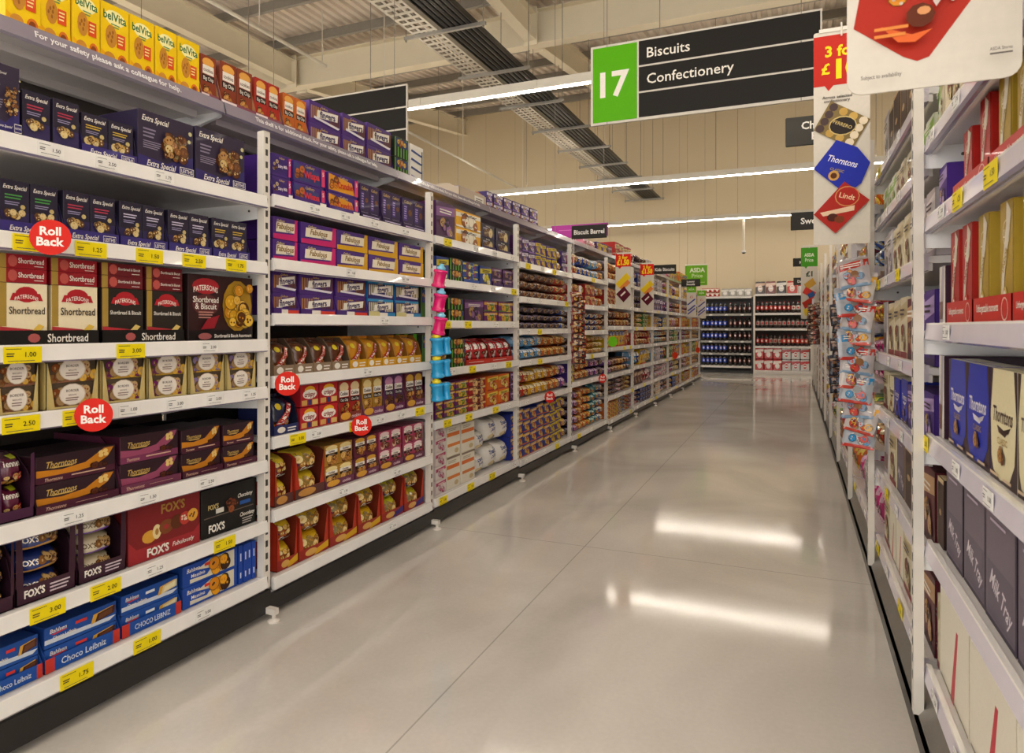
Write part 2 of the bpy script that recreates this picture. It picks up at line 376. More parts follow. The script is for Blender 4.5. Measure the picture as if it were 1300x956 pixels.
def D_foxpack(bg, band):
    return [('r', 0, 0, 1, 1, bg), ('p', [(.1, .1), (.95, .3), (.95, .44), (.1, .24)], band), ('t', "FOX'S", .24, .6, .28, W_ if bg != '#e4dcc6' else '#6a5230', {'mw': .3, 'b': .03})] + cl(.65, .62, .2, .12, 5, ['#c8a468', '#5a3418', '#8a5a2c'], .08, 5)
def D_foxred():
    return [('r', 0, 0, 1, 1, '#7d1f22'), ('p', [(0, 0), (1, 0), (1, .36), (.9, .24), (.1, .24), (0, .4)], '#a02a30'), ('t', "FOX'S", .6, .82, .16, '#a8803a', {'mw': .34, 'b': .03}), ('e', .27, .4, .1, .11, '#d8a038'), ('e', .37, .45, .06, .13, '#e6d29a'), ('e', .37, .45, .025, .06, '#a87c3a'), ('e', .5, .49, .1, .13, '#7a4420'), ('e', .5, .49, .035, .045, '#a02a30'), ('e', .65, .52, .09, .13, '#5c2c14'), ('e', .77, .54, .08, .12, '#b83a30')] + cl(.77, .54, .05, .06, 6, ['#f0d8c0'], .015, 2) + cookie(.88, .56, .08, '#d8a038', '#5a2c10') + [('t', "FOX'S", .38, .13, .14, W_, {'mw': .3, 'b': .04}), ('t', 'Fabulously', .74, .14, .08, W_, {'sh': .2, 'mw': .32})]
def D_foxblack():
    return [('r', 0, 0, 1, 1, '#191715'), ('r', .04, .4, .94, .42, '#6a5a50'), ('t', "FOX'S", .2, .62, .12, '#c8b070', {'mw': .18, 'b': .03}), ('t', 'Chocolatey', .78, .7, .12, W_, {'sh': .3, 'mw': .28}), ('r', .24, .46, .38, .56, '#d8d4cc')] + cl(.54, .56, .09, .09, 6, ['#6e3418', '#3c1a0c', '#94502a'], .05, 3) + [('r', .66, .5, .86, .58, '#25539a'), ('t', "FOX'S", .24, .18, .2, W_, {'mw': .28, 'b': .04}), ('t', 'Chocolatey', .8, .28, .1, W_, {'sh': .3, 'mw': .28}), ('l', .7, .18, .2, 3, '#b8b0a8', .05)]
def D_leibniz(kind):
    bg = '#1a4fa4'; bis = '#4a2514' if kind == 'dark' else '#e0cf96'
    return [('r', 0, 0, 1, 1, bg), ('p', [(0, .2), (.9, .12), (1, .3), (0, .42)], '#cfd8e4'), ('t', 'Bahlsen', .18, .76, .2, W_, {'mw': .22, 'sh': .2}), ('p', [(.08, .62), (.26, .66), (.3, .62), (.12, .56)], '#d8382c'), ('t', 'Choco Leibniz', .26, .42, .14, W_, {'mw': .36}), ('p', [(.62, .3), (.92, .44), (.95, .86), (.66, .74)], '#d8a63c'), ('p', [(.68, .32), (.97, .46), (.98, .84), (.72, .72)], bis), ('p', [(.72, .4), (.93, .5), (.94, .76), (.75, .66)], '#6a3c22' if kind == 'dark' else '#f0e4b8'), ('r', .4, .66, .56, .8, '#d8382c' if kind == 'dark' else '#e8eef4')]
def D_messino():
    return [('r', 0, 0, 1, 1, '#1b49a8'), ('p', [(.12, .1), (.94, .1), (.94, .95), (.5, .95), (.12, .5)], '#e0d8c0'), ('p', [(.1, .3), (.42, .24), (.5, .5), (.2, .66), (.1, .6)], '#1b49a8'), ('t', 'Bahlsen', .18, .74, .2, W_, {'mw': .22, 'sh': .2}), ('t', 'Messino', .26, .44, .18, W_, {'mw': .28})] + cl(.66, .55, .15, .2, 6, ['#3c2010', '#f0a81c', '#d88a14'], .09, 6) + [('r', .36, .7, .46, .84, '#d8382c')]
def D_bag(bg, acc, splash):
    return [('r', .02, .02, .98, .96, bg)] + cl(.5, .2, .3, .12, 6, splash, .13, 5) + [('p', [(.16, .22), (.48, .26), (.9, .78), (.66, .84)], acc), ('p', [(.22, .26), (.44, .28), (.84, .78), (.68, .8)], W_), ('t', 'Dinkies', .5, .53, .17, '#b3221c', {'mw': .66, 'ro': .95, 'b': .04}), ('e', .25, .76, .1, None, '#d8c020')]
def D_goody(bg='#b81f28'):
    return [('r', 0, 0, 1, 1, bg), ('e', .5, .74, .3, .2, '#f0b428'), ('e', .5, .56, .4, .22, W_), ('t', 'crispy', .5, .56, .22, '#8a1c20', {'mw': .6, 'sh': .2, 'b': .03}), ('r', .04, .06, .34, .3, '#d8a85a'), ('r', .4, .06, .56, .3, '#303a78'), ('r', .62, .06, .94, .3, '#e0c070')]
def D_packet(bg, lab, food, seed=2):       # maryland-like upright cookie packet
    return [('r', 0, 0, 1, 1, bg), ('e', .5, .84, .42, .13, lab), ('r', .08, .6, .92, .76, W_), ('t', 'Cookies', .5, .68, .1, '#3c1c18', {'mw': .7, 'b': .03}), ('r', .08, .46, .92, .58, '#221414'), ('t', 'Choc Chip', .5, .52, .07, W_, {'mw': .7})] + cl(.5, .28, .3, .13, 7, food, .16, seed)
def D_twist(bg, top):
    return [('r', 0, 0, 1, 1, bg), ('r', 0, .7, 1, 1, top), ('r', .05, .34, .95, .42, '#5b2340')] + cl(.5, .55, .38, .14, 9, ['#e0b458', '#c08430', '#f0d48a'], .1, 6) + [('t', 'Creams', .5, .2, .2, W_, {'mw': .6})]
def D_gen(base, band, acc, blob, word=None, seed=1):
    o = [('r', 0, 0, 1, 1, base), ('p', [(0, .6), (1, .7), (1, .93), (0, .85)], band), ('r', 0, 0, 1, .1, acc)] + cl(.55, .35, .26, .15, 6, [blob, acc, band], .13, seed)
    if word: o.append(('t', word, .5, .76, .17, W_ if sum(lin(band)[:3]) < 1.2 else '#2a1c30', {'mw': .8, 'b': .03}))
    else: o.append(('l', .15, .79, .65, 2, W_ if sum(lin(band)[:3]) < 1.2 else '#2a1c30', .07))
    return o

DES = {}
def design(key, ops, side, desc, kind='carton', top=None, name='biscuit_carton', cat='biscuits', side_ops=None, back=None):
    DES[key] = dict(ops=ops, side=side, desc=desc, kind=kind, top=top or side, name=name, cat=cat, side_ops=side_ops, back=back)
sd = [('l', .2, .8, .6, 3, '#d8cfe0', .08)]
design('es_g', D_es('#4f9a4a', 2), '#262034', 'dark carton with green wording')
design('es_r', D_es('#b03a52', 3), '#262034', 'dark carton with red wording')
design('es_w', D_es('#cfc8e0', 4), '#262034', 'dark carton with white wording')
design('es_y', D_es('#d0b040', 5), '#262034', 'dark carton with yellow wording')
design('leiths', D_leiths(), '#2c2440', 'wide dark carton with nut picture', top='#251f33')
design('belvita', D_belvita(), '#f2c800', 'yellow breakfast biscuit carton', top='#f4d020')
design('cbag', D_cookiebag('#8a3a20', '#e8701c', '#b8783a'), '#7a3420', 'brown cookie packet', name='cookie_packet')
design('cbagr', D_cookiebag('#b0281c', '#d8301c', '#c8883a'), '#9a2a1a', 'scarlet cookie packet', name='cookie_packet')
design('cbago', D_cookiebag('#c8641c', '#e0a01c', '#d8a050'), '#b0541a', 'orange cookie packet', name='cookie_packet')
design('fingers', D_fingers(), '#4c2a7a', 'purple finger biscuit carton')
design('fingersb', D_fingers('#2f2a70', '#2f8ec4'), '#1f6ab0', 'blue banded finger biscuit carton')
design('fabp', D_fab('#c81f6e'), '#4a2580', 'pink and purple finger carton')
design('faby', D_fab('#d8a414'), '#4a2580', 'yellow and purple finger carton')
design('twirl', D_bar('Dairy Milk', '#3a2070', '#f0e4f4', ['#5a2c18', '#c8b090']), '#44257c', 'purple bar multipack')
design('wispa', D_bar('Wispa', '#3a3c78', '#d8303c', ['#7a4220', '#c06a28']), '#44257c', 'purple and red bar multipack')
design('crunch', D_bar('Crunchie', '#e0981c', '#c8301c', ['#d8801c', '#7a3c18']), '#44257c', 'orange and purple bar multipack')
design('cdark', D_dark(1), '#35214e', 'tall dark purple chocolate biscuit carton')
design('shortc', D_short('#efe2c0', 'Shortbread', ('#e2bc4c', '#caa038')), '#c8b890', 'cream shortbread carton')
design('shortd', D_short('#2a241f', 'Shortbread & Biscuit', ('#dcc070', '#3a1c10')), '#241c1a', 'dark shortbread and biscuit carton')
design('lidr', D_shortlid('#9c1826', 'Shortbread'), '#8c1722', 'red shortbread carton lying flat')
design('lidd', D_shortlid('#6e1a22', 'Shortbread & Biscuit'), '#60171e', 'maroon biscuit carton lying flat')
design('assort', D_assort(), '#241615', 'large assortment carton with biscuit picture')
design('rounda', D_round('#8a4a20', '#9a6a50'), '#8a7858', 'clear biscuit pack with round label', name='biscuit_pack')
design('roundb', D_round('#7a2a6a', '#c8a03c'), '#8a7858', 'purple and gold round label pack', name='biscuit_pack')
design('roundc', D_round('#8a7ab0', '#e0b030'), '#8a7858', 'pale lilac round label pack', name='biscuit_pack')
design('thy', D_thorn('#c87f1c', '#4a1c30'), '#3a1a26', 'maroon and orange swirl carton', top='#22121a')
design('thp', D_thorn('#9a4a68', '#7a3458'), '#4a1c30', 'maroon and pink swirl carton', top='#22121a')
design('vien', D_viennese(), '#5a1a34', 'maroon biscuit tray pack', 'flow', name='biscuit_packet')
design('foxb', D_foxpack('#26387a', '#d0a050'), '#26387a', 'blue chunky biscuit packet', 'flow', name='cream_biscuit_packet')
design('foxw', D_foxpack('#e4dcc6', '#7a52b8'), '#d8ccb0', 'cream chunky biscuit packet', 'flow', name='cream_biscuit_packet')
design('foxred', D_foxred(), '#6d1a1e', 'wine red biscuit display carton')
design('foxblk', D_foxblack(), '#151311', 'black chocolate biscuit display carton')
design('leibd', D_leibniz('dark'), '#173f8a', 'blue carton with dark chocolate biscuit')
design('leibw', D_leibniz('white'), '#173f8a', 'blue carton with white chocolate biscuit')
design('messi', D_messino(), '#173f8a', 'blue orange jelly biscuit carton')
design('spine', [('r', 0, 0, 1, 1, '#1a45a6'), ('r', .3, .15, .6, .3, '#d8dcec'), ('r', .3, .6, .6, .8, '#cfd6ea')], '#1a45a6', 'narrow blue carton standing edge on')
design('bagbr', D_bag('#6a3a1e', '#b84a20', ['#a86a34', '#5a2c14', '#c88a4a']), '#5a3018', 'brown bite size snack bag', 'bag', name='snack_bag')
design('bagye', D_bag('#d8921c', '#c8401c', ['#e8b428', '#b0641c', '#f0cc58']), '#c8861a', 'yellow bite size snack bag', 'bag', name='snack_bag')
design('bagbl', D_bag('#232c50', '#c8302c', ['#c89030', '#3a4a88', '#6a3018']), '#1c2444', 'dark blue bite size snack bag', 'bag', name='snack_bag')
design('goody', D_goody(), '#9a1a24', 'red crispy biscuit box')
design('mary', D_packet('#6e2b3c', '#e0ac3c', ['#b0702c', '#5a2a12', '#d49a48']), '#5e2434', 'plum cookie packet', 'carton', name='cookie_packet')
design('maryr', D_packet('#a82a24', '#e8d0a0', ['#b0702c', '#5a2a12', '#d49a48'], 4), '#8a2420', 'red cookie packet', 'carton', name='cookie_packet')
design('maryp', D_packet('#5a2a5a', '#c88ab0', ['#6a3418', '#3c1a0c', '#a06a3a'], 5), '#4a2248', 'violet cookie packet', 'carton', name='cookie_packet')
design('maryo', D_packet('#b8862c', '#f0dc98', ['#c8883a', '#7a4218', '#e4b868'], 6), '#946a28', 'golden cookie packet', 'carton', name='cookie_packet')
design('maryk', D_packet('#c0486a', '#f0d8d8', ['#5a2416', '#e0c0a0', '#8a3a2a'], 8), '#943450', 'pink striped cookie packet', 'carton', name='cookie_packet')
design('crya', D_twist('#b8301c', '#dcb41c'), '#b0501c', 'yellow topped cream biscuit packet', 'flow', name='cream_biscuit_packet')
design('cryb', D_twist('#7a2a2c', '#e0c428'), '#8a3420', 'maroon cream biscuit packet', 'flow', name='cream_biscuit_packet')
design('cryc', D_twist('#38307a', '#d8d024'), '#30286a', 'indigo cream biscuit packet', 'flow', name='cream_biscuit_packet')
def gen(key, desc, base, band, acc, blob, kind='carton', word=None, name=None, cat='biscuits', seed=1):
    
    for wd, nm in (('digestive', 'digestive_packet'), ('wafer', 'wafer_packet'), ('cracker', 'cracker_box'), ('bar', 'snack_bar_box'), ('striped', 'snack_bar_box'), ('fruit', 'sandwich_biscuit_packet'), ('brown biscuit', 'sandwich_biscuit_packet'), ('custard', 'sandwich_biscuit_packet'), ('kids', 'kids_biscuit_packet'), ('rice', 'rice_cake_packet'), ('wholegrain', 'rice_cake_packet'), ('pink band', 'rice_cake_packet'), ('snack', 'snack_packet')):
        if not name and wd in desc: name = nm
    design(key, D_gen(base, band, acc, blob, word, seed), base, desc, kind, name=name or ('plain_biscuit_packet' if kind == 'flow' else 'chocolate_biscuit_box'), cat=cat)
gen('purw', 'purple and white chocolate carton', '#3c2468', '#e0d8ea', '#8a5ac0', '#b08a50')
gen('yeldo', 'yellow cartoon snack carton', '#e8ae14', '#f4ecd8', '#f4ecd8', '#a05a20')
design('grst', [('r', 0, 0, 1, 1, '#1c241a')] + [('r', .04 + i * .2, 0, .1 + i * .2, .5 if i % 2 else .95, '#6cb83a') for i in range(5)] + [('r', .1, .5, .95, .9, '#2a3a78')] + cl(.5, .68, .3, .1, 7, ['#c8803a', '#d8b050', '#7a3a1c'], .1, 3), '#1c241a', 'green striped biscuit carton', name='snack_bar_box', side_ops=[('r', .1 + i * .3, 0, .22 + i * .3, 1, '#5aa832') for i in range(3)])
gen('blst', 'blue boxed cake bars', '#25489a', '#e0d858', '#3a6ac0', '#8a3a6a')
gen('bluye', 'blue and yellow bar carton', '#27408c', '#d8c81c', '#e0d020', '#e8e0c8')
design('whbx', [('r', 0, 0, 1, 1, '#e8e6e0')] + [('p', [(.05, .14 + k * .22), (.8, .08 + k * .22), (.95, .12 + k * .22), (.1, .2 + k * .22)], '#2c4488') for k in range(4)] + [('r', .86, .1, .93, .9, '#2a2a30'), ('e', .4, .06, .1, .03, '#7ab83c')], '#dcdad4', 'white carton with blue stripes')
gen('plum', 'plum chocolate carton', '#4b2450', '#8a5a98', '#2c1434', '#b8905a')
gen('grpu', 'purple fruit bar carton with green stripes', '#6a2468', '#d8a830', '#4c8a2c', '#e0a838')
gen('oran', 'orange snack packet', '#c8501c', '#e8b840', '#6a2a14', '#e8a848', 'flow')
gen('redw', 'red and white wafer bag', '#b8242a', '#f0e6dc', '#e8d8d0', '#6a2a1c', 'bag', name='wafer_bag')
design('whor', [('r', 0, 0, 1, 1, '#e6e0d0'), ('r', 0, .62, .96, .74, '#d8702c'), ('r', .04, .3, 1, .4, '#d8803c'), ('l', .1, .86, .6, 2, '#a8a088', .05), ('e', .72, .14, .16, .08, '#c8b488'), ('r', .0, .94, 1, 1, '#8a7a68')], '#dcd6c4', 'white wholegrain packet with orange bands', name='rice_cake_packet')
design('whbl', [('r', 0, 0, 1, 1, '#e8e4dc'), ('t', 'Snack', .5, .74, .17, '#2c4488', {'mw': .8, 'b': .04, 'ro': .1}), ('t', 'Jacks', .5, .56, .14, '#2c4488', {'mw': .7, 'ro': .1}), ('e', .4, .26, .2, .11, '#d0bc90'), ('e', .62, .2, .16, .09, '#8a7a68'), ('r', 0, .93, 1, 1, '#b8b4b0')], '#dcd8d0', 'white rice cake packet with blue words', 'bag', name='rice_cake_packet')
gen('whpk', 'white packet with pink band', '#e2d8d4', '#b84a70', '#d8ccc8', '#c89aa8', name='rice_cake_packet')
gen('blye', 'royal blue wafer carton with yellow swirl', '#26348c', '#d8a820', '#c8502c', '#e0b868')
gen('penp', 'purple and yellow wafer carton', '#452a80', '#e0c81c', '#c8b81c', '#e0a040')
gen('brnf', 'brown chocolate digestive packet', '#5c3222', '#c8a890', '#3a1c30', '#a87848', 'flow')
gen('drkf', 'dark chocolate digestive packet', '#38202a', '#8a7890', '#241418', '#a88868', 'flow')
gen('orbr', 'orange and brown biscuit packet', '#b85a1c', '#e8c070', '#5a2418', '#e0b068', 'flow')
gen('redb', 'red digestive packet', '#b0301c', '#f0d8a8', '#7a1c14', '#d8a058', 'flow')
gen('blup', 'blue rich tea packet', '#2c48a0', '#e8e4d8', '#1c2c70', '#d8b880', 'flow')
gen('purf', 'purple fruit biscuit packet', '#5a2a7a', '#d8b8d8', '#34184c', '#c87a98', 'flow')
gen('yelf', 'yellow custard cream packet', '#d8a41c', '#f0e4b8', '#a8481c', '#e8cc88', 'flow')
gen('teal', 'teal ginger nut packet', '#1c6a7a', '#b8d8d0', '#14404c', '#c88a40', 'flow')
gen('pnkw', 'pink and white wafer packet', '#c87a90', '#f0e4e4', '#a83a5a', '#e8c0c0', 'flow')
gen('ltbl', 'light blue kids biscuit packet', '#5a9ac8', '#e8eef4', '#28508c', '#e8c878', 'flow')
gen('whit', 'white and purple biscuit packet', '#dcd4d8', '#5a3c8a', '#b8a8c8', '#d8b890', 'flow')
gen('gren', 'green oat biscuit carton', '#3c7a34', '#d8e0a8', '#1c4c20', '#d0a858')
gen('navy', 'navy cracker carton', '#1c2c78', '#4a62b8', '#14205a', '#c8a868')
gen('yelc', 'yellow and blue cracker carton', '#e0b81c', '#1c48a0', '#b8301c', '#e8d8a0')
gen('redc', 'red cracker carton', '#b02420', '#e8c88a', '#6a1414', '#e0b878')
gen('orgc', 'orange cracker carton', '#d8681c', '#e8d048', '#a82c1c', '#f0d090')
gen('choc', 'silver and mauve gift chocolate box', '#b8acb0', '#e8e0e0', '#6a5060', '#7a4a38', cat='chocolates', name='chocolate_box')
# right-hand gift chocolates
def lindor(base, blob):
    return [('r', 0, 0, 1, 1, base), ('e', .5, .74, .3, .11, '#d8c8a0'), ('e', .5, .74, .27, .095, base), ('t', 'Lindt', .5, .74, .09, '#f0e8d0', {'mw': .42, 'sh': .2}), ('p', [(.55, 1), (.9, .9), (.7, .66), (.42, .42), (.3, .2), (.1, .16), (.18, .4), (.36, .64), (.52, .8)], '#d9d0bc'), ('t', 'LINDOR', .42, .52, .14, base, {'mw': .62, 'ro': 1.0, 'b': .03}), ('e', .45, .2, .2, .1, blob), ('e', .6, .14, .16, .08, '#5a2c18'), ('e', .42, .22, .1, .05, '#f0ead8')]
design('lindr', lindor('#a81c16', '#c83a2c'), '#b0201a', 'red truffle carton', top='#8e1812', name='chocolate_box', cat='chocolates')
design('lindg', lindor('#a88a2c', '#c8ac58'), '#b39531', 'gold truffle carton', top='#9a7f28', name='chocolate_box', cat='chocolates')
def thclass(bg, ink, low):
    return [('r', 0, 0, 1, 1, low), ('p', [(.06, .2), (.14, .08), (.4, .02), (.75, .06), (.92, .22), (.98, .6), (.9, 1), (.14, 1), (.03, .6)], bg), ('t', 'Thorntons', .5, .6, .14, ink, {'mw': .74, 'sh': .25, 'b': .02}), ('p', [(.3, .5), (.72, .46), (.8, .52), (.6, .42), (.36, .44)], ink), ('t', 'CLASSIC', .5, .37, .06, '#a88c4a', {'mw': .4})] + cl(.5, .23, .06, .05, 4, ['#6a3a1c', '#b8864a'], .07, 3) + [('l', .1, .06, .3, 1, '#d8c0a0', .06), ('l', .6, .06, .3, 1, '#d8c0a0', .06)]
design('thblue', thclass('#2733a8', '#e8e4ec', '#3a2426'), '#2430a0', 'blue boxed classic chocolates', top='#dcd8c8', name='chocolate_box', cat='chocolates')
design('thcrm', thclass('#e2d8b0', '#4a3430', '#3a2426'), '#d8cfaa', 'cream boxed classic chocolates', top='#cfc7a8', name='chocolate_box', cat='chocolates')
design('mtray', [('r', 0, 0, 1, 1, '#2c2138'), ('r', .04, .04, .96, .96, '#6b606e'), ('r', .08, .06, .92, .5, '#5c5162'), ('t', 'Milk Tray', .55, .3, .16, '#ddd4dc', {'mw': .7, 'sh': .3, 'ro': -.3}), ('l', .2, .85, .5, 1, '#b8a8c0', .05)], '#251a3c', 'dark purple gift chocolate tray box', top='#3a3048', name='chocolate_box', cat='chocolates')
design('tinb', [('r', 0, 0, 1, 1, '#e8e2da'), ('p', [(0, 0), (.6, 0), (.9, 1), (.5, 1)], '#b8b0b8'), ('r', .1, .1, .3, .4, '#7a4a3a'), ('r', .4, .1, .6, .4, '#7a4a3a')], '#34182c', 'white gift box with dark edge', name='chocolate_box', cat='chocolates')
design('ribb', [('r', 0, 0, 1, 1, '#e8e2d0'), ('p', [(.4, 0), (.52, 0), (.66, .7), (.6, .7)], '#c8283c'), ('r', .02, .02, .98, .04, '#8a8070')], '#ded6c2', 'white gift box with red ribbon print', name='chocolate_box', cat='chocolates')
design('brbox', [('r', 0, 0, 1, 1, '#3a231c'), ('r', .0, .93, 1, 1, '#c8b088'), ('r', .0, 0, .07, 1, '#b89a70'), ('e', .5, .5, .18, .05, '#b89a70')], '#2c1a16', 'tall brown gift chocolate box', top='#c8b088', name='chocolate_box', cat='chocolates')
gen('gcrm', 'cream gift chocolate box', '#ddd2b4', '#c8b88a', '#8a3a3a', '#7a4a2c', cat='chocolates', name='chocolate_box')
gen('gpur', 'violet gift chocolate box', '#4a2c88', '#b8a0d8', '#2c1a58', '#c8a860', cat='chocolates', name='chocolate_box')
gen('gmar', 'maroon gift chocolate box', '#5a1a28', '#c8a078', '#3a101a', '#b88a50', cat='chocolates', name='chocolate_box')
gen('ggrn', 'white and green mint box', '#dce0c8', '#8ab83c', '#e0c81c', '#3c5a2c', cat='chocolates', name='chocolate_box')
gen('gsil', 'silver frosted gift box', '#c4bcc0', '#ece6e8', '#988c98', '#a89aa8', cat='chocolates', name='chocolate_box')
gen('swor', 'orange sweet packet', '#d8641c', '#f0d048', '#b02c1c', '#f0a83c', 'flow', cat='sweets', name='sweet_packet')
gen('swpk', 'pink sweet packet', '#c02c7a', '#f0b8d8', '#7a184c', '#f0d8e0', 'flow', cat='sweets', name='sweet_packet')
gen('swgr', 'green sweet packet', '#4c8a34', '#d8e048', '#1c4c24', '#c8402c', 'flow', cat='sweets', name='sweet_packet')
gen('swbl', 'blue sweet packet', '#2c4c98', '#a8c8e8', '#1c2c5a', '#e8c040', 'flow', cat='sweets', name='sweet_packet')

_mesh = {}
def pack_mesh(key, w, h, d):
    w = max(.02, math.floor(w / .004) * .004); h = math.floor(h / .002) * .002; d = round(d, 2)
    k = (key, w, h, d)
    if k not in _mesh:
        s = DES[key]
        if s['kind'] == 'carton': me = carton_mb(w, h, d, s['ops'], s['side'], s['top'], s['side_ops']).mesh(s['name'], M['card'])
        elif s['kind'] == 'flow': me = pillow_mb(w - .014, h, d, s['ops'][1:], s['side'], fins='x').mesh(s['name'], M['film'], True)
        else: me = pillow_mb(w, h - .012, d, s['ops'][1:], s['side'], fins='z').mesh(s['name'], M['film'], True)
        _mesh[k] = me
    return _mesh[k], w, h

ORD = ['first', 'second', 'third', 'fourth', 'fifth', 'sixth', 'seventh', 'eighth', 'ninth', 'tenth', 'eleventh', 'twelfth', 'thirteenth', 'fourteenth', 'fifteenth', 'sixteenth', 'seventeenth', 'eighteenth', 'nineteenth', 'twentieth']

class Side:
    """where the packs of one shelving run stand: side -1 is the left run, +1 the right one"""
    def __init__(s, side, xf): s.side, s.xf = side, xf
    def pos(s, y, z, inset=0.0): return (s.xf + s.side * inset, y, z)
    rz = property(lambda s: PI / 2 if s.side < 0 else -PI / 2)

class Row:
    def __init__(s, side, z, where, room=9.0): s.sd, s.z, s.where, s.n, s.room = side, z, where, 0, room
    def put(s, key, y, w, h, d, z, pre='', inset=0.0, jit=True, num=None, grp=''):
        D = DES[key]; me, w2, h2 = pack_mesh(key, w, h, d)
        o = ob(D['name'], me, None, s.sd.pos(y, z, inset + (rnd.random() * .006 if jit else 0)), s.sd.rz + (rnd.uniform(-.008, .008) if jit else 0))
        k = ORD[(s.n if num is None else num) % 20]
        tag(o, (pre + ' ' if pre else '') + D['desc'] + ', ' + k + ' along ' + s.where, D['cat'], D['desc'] + ' row, ' + s.where)
        return o
    def carton(s, key, y0, y1, h, d=.28, stack=1, gap=.004, inset=0.0):
        """one facing, one or more high"""
        h = min(h, s.room)
        for k in range(stack):
            pre = '' if stack == 1 else (['lower', 'upper'][k] if stack == 2 else ['bottom', 'middle', 'upper', 'topmost', 'very top'][k])
            s.put(key, (y0 + y1) / 2, abs(y1 - y0) - gap, h / stack - .002, d, s.z + k * h / stack, pre, inset)
        s.n += 1
    def many(s, key, edges, h, d=.28, stack=1):
        hs = h if isinstance(h, (list, tuple)) else [h] * len(edges)
        for a, b, hh in zip(edges, edges[1:], hs): s.carton(key, a, b, hh, d, stack)
    def case(s, key, y0, y1, h, nx, nz, col, inner='#8a6a50', lip=.2, lipops=None, kind='tray', d=.3, desc='card display case', ph=.97):
        w = abs(y1 - y0) - .003; h = min(h, s.room); lh = h * lip
        me = case_mb(w, h, d, lh, col, inner, lipops, kind).mesh('display_case', M['card'])
        o = ob('display_case', me, None, s.sd.pos((y0 + y1) / 2, s.z), s.sd.rz)
        tag(o, desc + ' holding packs, ' + ORD[s.n % 20] + ' along ' + s.where, 'display case', 'display cases, ' + s.where)
        iw = w - .008; hh = (h * ph - .005)
        for i in range(nx):
            t = (i + .5) / nx - .5
            for k in range(nz):
                pre = '' if nz == 1 else (['lower', 'upper'][k] if nz == 2 else ['bottom', 'middle', 'upper', 'top'][k])
                y = (y0 + y1) / 2 + iw * t * (1 if s.sd.side < 0 else -1)
                s.put(key, y, iw / nx - .002, hh / nz - .001, min(.2, d - .04), s.z + .0035 + k * hh / nz, pre, .011, False)
            s.n += 1
    def fill(s, keys, y0, y1, n, h, stack=1, d=.25):
        """n facings, keys repeated in blocks"""
        w = (y1 - y0) / n
        for i in range(n):
            s.carton(keys[i * len(keys) // n], y0 + i * w, y0 + (i + 1) * w, h * (1 - .05 * ((i * 7) % 3) / 2), d, stack, .008)
# ------------------------------------------------------------------ camera
YAW = math.atan(360 / 844)
cd = bpy.data.cameras.new('camera'); cam = bpy.data.objects.new('camera', cd); C.objects.link(cam)
bpy.context.scene.camera = cam
cam.location = (0, 0, 1.2); cam.rotation_euler = (PI / 2, 0, YAW)
cd.sensor_width = 36; cd.lens = 844 / 1300 * 36; cd.shift_y = -63 / 1300; cd.clip_start = .05
cd.dof.use_dof = True; cd.dof.focus_distance = 4.0; cd.dof.aperture_fstop = 9

